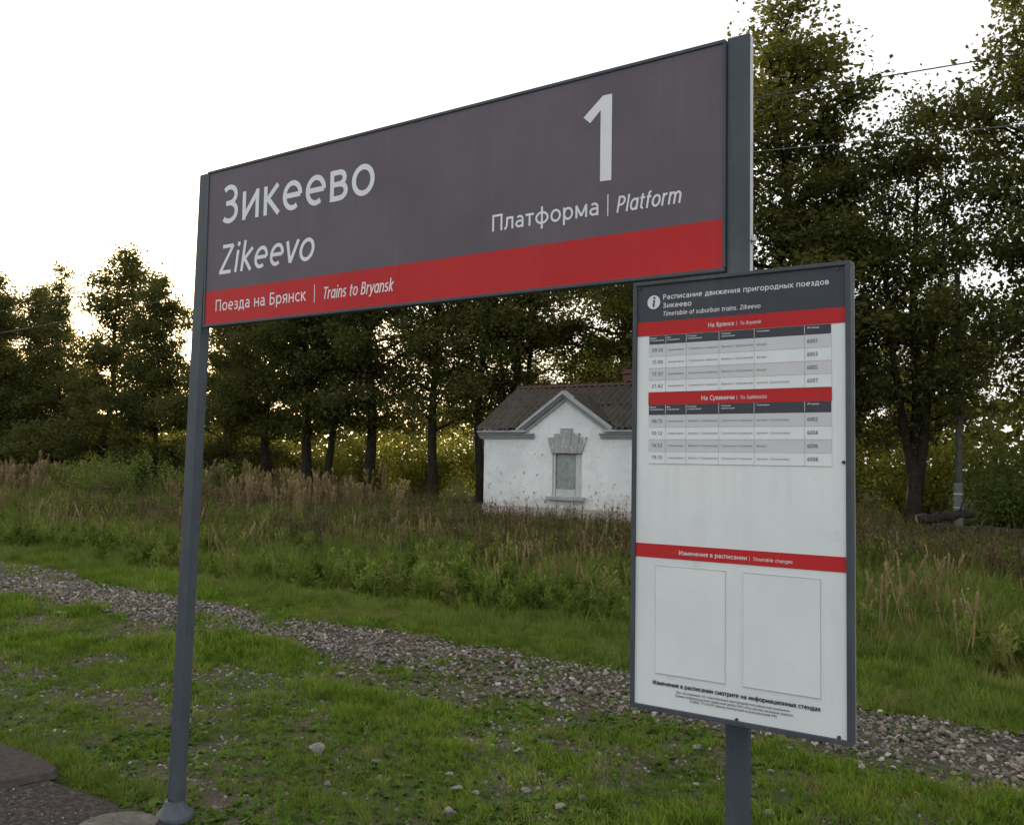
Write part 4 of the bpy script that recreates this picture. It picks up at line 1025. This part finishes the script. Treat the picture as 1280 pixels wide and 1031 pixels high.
RD = [src('reed_stalk', weed(300+i, 1.35, 8, .27, True), GM5) for i in range(3)]
RDG = [src('reed_blade', tuft(310+i, 14, .8, .14, .012, .5), GM5) for i in range(2)]
FL = [src('flower_head', rosette(330, 7, .03, .5), GM6)]

def hutf(x, y):      # lower growth right before the hut
    return (1-.55*np.clip((y-16.5)/3, 0, 1)*np.clip((x-HX0+3)/2, 0, 1)*np.clip((HX1+4-x)/3, 0, 1))*(1-.45*np.clip((y-17)/3, 0, 1)*np.clip((x+4.4)/.8, 0, 1))
def sample(n, x0, x1, y0, y1, r, wedge=True):
    x = r.uniform(x0, x1, n); y = r.uniform(y0, y1, n)
    if wedge:   # keep what lies in front of the camera, with a margin for side views
        k = (x < y*(-.02)+1.2) & (x > -y*2.05-1.2); x = x[k]; y = y[k]
    return x, y
def pack(x, y, r, smin, smax, ns, tilt=.15, zoff=0., zs=1.0):
    n = len(x); P = np.stack([x, y, gz(x, y)+zoff], 1); rot = np.stack([r.normal(0, tilt, n), r.normal(0, tilt, n), r.uniform(0, 6.28, n)], 1)
    s = r.uniform(smin, smax, n); return P, rot, np.stack([s, s, s*zs], 1), r.integers(0, ns, n)
r = np.random.default_rng(5)
# short grass near the platform and between the ballast strips
x, y = sample(210000, -24, 1.5, 2.74, 8.6, r); xf, yf = sample(40000, -52, -20, 2.80, 8.6, r, False); x, y = np.r_[x, xf], np.r_[y, yf]
bm_ = ballast_mask(x, y); dm = dirt_mask(x, y)
dist = np.hypot(x, y)
keep = (r.random(len(x)) < np.clip(1-bm_*1.22, .0, 1)*(1-.84*dm)*np.clip(7.5/dist, .25, 1)) & ~((x < -3.3) & (y < np.where(x < -4.75, 2.83, 2.76)))
x, y = x[keep], y[keep]
P, rot, S, I = pack(x, y, r, .55, 1.25, len(SG)+0, .2)
lush = np.clip((fbm(x*.6+40, y*.9, 71)-.42)*4, 0, 1); S *= ((.48+.58*lush)*(.42+1.15*np.clip(fbm(x*3.5, y*3.5, 73, 2)*1.6-.3, 0, 1)))[:, None]*(.72+.55*np.clip((np.hypot(x, y)-5)/6, 0, 1))[:, None]
gn_scatter('short_grass', P, rot, S, I, SG, 'short patchy green grass between the platform and the ballast', 'grass')
x, y = sample(60000, -16, 1.5, 2.76, 7.6, r); bm_ = ballast_mask(x, y); dm = dirt_mask(x, y)
keep = (r.random(len(x)) < (1-bm_*.97)*(1-.8*dm)*np.clip(fbm(x*1.1, y*1.1, 91)*2.2-.6, 0, 1)*np.clip(6/np.hypot(x, y), .2, 1)) & ~((x < -3.3) & (y < np.where(x < -4.75, 2.83, 2.76))); x, y = x[keep], y[keep]
P, rot, S, I = pack(x, y, r, .35, 1.0, len(CL), .3, .004)
gn_scatter('clover', P, rot, S, I, CL, 'low clover and broad leaved weeds in the short grass', 'ground cover')
# longer tufts near the platform edge and beyond the ballast
x, y = sample(70000, -46, 2, 6.6, 14, r); bm_ = ballast_mask(x, y)
g2 = np.clip(1-np.abs(y-8.55-.25*(fbm(x*.5, y*0, 3)-.5))/.35, 0, 1)*np.clip((fbm(x*.8, y*.8, 15)-.40)*5, 0, 1)*(x > -14)
keep = r.random(len(x)) < np.clip(1-bm_*1.22, 0, 1)*(1-.85*g2)*np.clip(9/np.hypot(x, y), .22, 1); x, y = x[keep], y[keep]
P, rot, S, I = pack(x, y, r, .55, 1.2, len(MG), .15)
gr = np.clip((y-7.0)/4.5, 0, 1); S *= (.42+.85*gr)[:, None]*(.35+1.3*fbm(x*1.8, y*1.8, 44, 3))[:, None]
gn_scatter('meadow_grass', P, rot, S, I, MG, 'knee-high green meadow grass beyond the strip of ballast', 'grass')
x, y = sample(2600, -9, 0, 2.78, 5.5, r); k = (fbm(x*1.4, y*1.4, 55) > .56) & ~((x < -3.5) & (y < 2.86)); x, y = x[k], y[k]
x2 = r.uniform(-12, -4.1, 900); y2 = 2.78+np.abs(r.normal(0, .13, 900)); x = np.r_[x, x2]; y = np.r_[y, y2]
P, rot, S, I = pack(x, y, r, .18, .48, len(MG), .25)
gn_scatter('grass_clump', P, rot, S, I, MG, 'longer grass clumps along the platform kerb', 'grass')
# tall grass, weeds, reeds
x, y = sample(42000, -66, 3, 10.8, 24.5, r); keep = (r.random(len(x)) < np.clip((y-10.3)/3, 0, 1)*np.clip(18/np.hypot(x, y), .3, 1)); x, y = x[keep], y[keep]
inh = (x > HX0-.1) & (x < HX1+.1) & (y > HY0-.1); x, y = x[~inh], y[~inh]
P, rot, S, I = pack(x, y, r, .55, 1.15, len(TG), .12); S *= ((.45+.35*np.clip((y-11)/6, 0, 1)+.6*(fbm(x*.9, y*.9, 12, 3)-.3))*hutf(x, y))[:, None]
gn_scatter('tall_grass', P, rot, S, I, TG, 'tall rough grass of the meadow in front of the hut and trees', 'grass')
x, y = sample(30000, -60, 3, 11.5, 24, r)
wm = np.clip((fbm(x*.22, y*.3, 81)-.40)*4, 0, 1)*np.clip((y-11.3)/2.0, 0, 1); keep = (r.random(len(x)) < .72*wm*np.clip(1.0+(x+15)/9, .2, 1)*np.clip(20/np.hypot(x, y), .35, 1)); x, y = x[keep], y[keep]
inh = (x > HX0-.1) & (x < HX1+.1) & (y > HY0-.15); x, y = x[~inh], y[~inh]
P, rot, S, I = pack(x, y, r, .6, 1.25, len(WD), .12); S *= hutf(x, y)[:, None]
gn_scatter('brown_weeds', P, rot, S, I, WD, 'brown and dark green weeds standing in the meadow', 'weeds')
x, y = sample(26000, -62, 2, 13.5, 22, r)
rm = np.clip((fbm(x*.28+7, y*.35, 101)-.47)*6, 0, 1)*((x < -16.5)*.14+(x >= -16.5)*.02)
rm = rm*(1-.9*np.exp(-((x+28.5)/4.5)**2)) + 2.6*np.exp(-((x+19.3)/2.3)**2-((y-18.0)/1.8)**2) + 2.2*np.exp(-((x+37.5)/3.5)**2-((y-19.5)/2)**2) + 1.6*np.exp(-((x+22.8)/1.0)**2-((y-18.4)/1.2)**2)
keep = r.random(len(x)) < .17*np.clip(rm, 0, 2.6); x, y = x[keep], y[keep]; inh = (x > HX0-.3) & (y > HY0-.6); x, y = x[~inh], y[~inh]
P, rot, S, I = pack(x, y, r, .38, 1.08, len(RD)+len(RDG), .16); S *= (.55+.75*fbm(x*1.2, y*1.2, 161, 3))[:, None]
gn_scatter('dry_reeds', P, rot, S, I, RD+RDG, 'pale dry reed grass with feathery tops at the meadow edge', 'reeds')
SS = [src('seed_stalk', weed(370+i, .62, 3, .10, True), GM5) for i in range(3)]
x, y = sample(5200, -30, 2, 9.2, 17, r); k = r.random(len(x)) < np.clip((fbm(x*.5, y*.6, 131)-.38)*4, .05, 1)*np.clip(1+(x+9)/9, .18, 1)*np.clip((y-9)/3, .1, 1); x, y = x[k], y[k]
P, rot, S, I = pack(x, y, r, .55, 1.25, 3, .22); S *= hutf(x, y)[:, None]
gn_scatter('seed_stalks', P, rot, S, I, SS, 'bent tan seed heads rising out of the green meadow grass', 'grass')
DK = [src('dark_weed', weed(380+i, .5, 9, .16), GM3) for i in range(3)]
x, y = sample(9000, -40, 2, 8.8, 20, r); k = r.random(len(x)) < np.clip((fbm(x*.7+5, y*.9, 141)-.42)*5, 0, 1)*np.clip(14/np.hypot(x, y), .4, 1); x, y = x[k], y[k]
P, rot, S, I = pack(x, y, r, .45, 1.3, 3, .15); S *= hutf(x, y)[:, None]
gn_scatter('leafy_weeds', P, rot, S, I, DK, 'leafy green weeds standing in clumps in the meadow', 'weeds')
x, y = sample(500, -30, 2, 9.5, 18, r); P, rot, S, I = pack(x, y, r, .25, .6, 1, .3); P[:, 2] += .12+.35*np.clip((y-8)/8, 0, 1)
gn_scatter('wild_flowers', P, rot, S, I, FL, 'tiny white flower heads dotted through the meadow', 'flowers')
# ballast
x, y = sample(95000, -50, 1.6, 5.2, 8.9, r); bm_ = ballast_mask(x, y); dd = np.hypot(x, y)
keep = r.random(len(x)) < bm_*np.clip(14/dd, .45, 1); x, y = x[keep], y[keep]
P, rot, S, I = pack(x, y, r, .018, .062, len(STN), .6, .002)
S *= (1+.25*np.clip((np.hypot(x, y)-9)/12, 0, 1))[:, None]; P[:, 2] += r.uniform(-.005, .018, len(x))
gn_scatter('ballast_gravel', P, rot, S, I, STN, 'strip of crushed stone track ballast running across the grass', 'gravel')
# second faint strip and stones strewn through the turf
x, y = sample(30000, -14, 1.5, 8.0, 9.1, r); g2 = np.clip(1-np.abs(y-8.55-.25*(fbm(x*.5, y*0, 3)-.5))/.4, 0, 1)*np.clip((fbm(x*.8, y*.8, 15)-.40)*5, 0, 1); k = r.random(len(x)) < g2*.8; xa_, ya_ = x[k], y[k]
x, y = sample(34000, -16, 1.5, 2.8, 7.6, r); k = r.random(len(x)) < (.07+.75*dirt_mask(x, y))*np.clip(7/np.hypot(x, y), .3, 1); k &= ~((x < -3.5) & (y < 2.82))
x, y = np.r_[xa_, x[k]], np.r_[ya_, y[k]]
P, rot, S, I = pack(x, y, r, .010, .045, len(STN), .5, .002)
gn_scatter('scattered_gravel', P, rot, S, I, STN, 'small stones strewn through the patchy turf', 'gravel')
x = r.uniform(-9, -3.6, 3800); y = r.uniform(.4, 2.58, 3800); k = ~((x < -4.78) & (y > .9)); x, y = x[k], y[k]
P, rot, S, I = pack(x, y, r, .006, .02, len(STN), .5); P[:, 2] = .008
gn_scatter('platform_grit', P, rot, S, I, STN, 'loose grit on the worn platform surface', 'gravel')
# fallen dry leaves and straw
LV = [src('dry_leaf', rosette(350+i, 2, .03, .35), GM5) for i in range(2)]
x, y = sample(9000, -14, 1.5, 2.8, 8.5, r); k = r.random(len(x)) < np.clip(6/np.hypot(x, y), .25, 1)*.45; x, y = x[k], y[k]
P, rot, S, I = pack(x, y, r, .4, 1.1, 2, .7, .012)
gn_scatter('dry_leaves', P, rot, S, I, LV, 'dry straw and fallen leaves lying on the turf', 'litter')
# bigger loose stones, one object each
big = [stone_mesh(400+i, 2, .6, .5) for i in range(4)]
MT['stone_big'] = mottled('pale_field_stone', (.09, .085, .075), (.17, .16, .14), 18, .9, (.26, .25, .23), bs=.9, bd=.01)
for b_ in big: b_.materials.append(MT['stone_big'])
random.seed(13)
SP = [(-3.98, 3.93, .13), (-3.58, 4.01, .07), (-3.38, 3.82, .06), (-3.08, 4.05, .07), (-2.93, 3.93, .08), (-2.82, 3.96, .05), (-2.77, 3.66, .09), (-2.32, 4.23, .07), (-2.40, 4.36, .05), (-1.43, 4.6, .10), (-.87, 4.82, .06), (-2.98, 4.63, .07), (-9.59, 5.53, .16), (-5.22, 5.40, .10), (-.88, 5.09, .07), (-1.17, 4.92, .05), (-2.36, 4.06, .07), (-1.89, 4.75, .05), (-3.57, 3.61, .05), (-2.62, 4.15, .06), (-1.62, 5.2, .06), (-2.1, 5.3, .08), (-3.3, 4.9, .06), (-4.6, 4.5, .07)]
for i, (x, y, s) in enumerate(SP):
    o = link('loose_stone', big[i % 4]); o.location = (x, y, float(gz(x, y))+.05*s+.006); o.scale = (s*random.uniform(.9, 1.2), s*random.uniform(.8, 1.1), s*random.uniform(.8, 1.1)); o.rotation_euler = (random.uniform(-.2, .2), random.uniform(-.2, .2), random.random()*6.28)
    tag(o, 'largest loose stone of the short grass, alone right of the left post' if i == 0 else 'pale stone at the near edge of the ballast, left of the left post' if i == 12 else 'loose pale stone lying in the patchy short grass', 'stone', 'loose stones in the short grass')
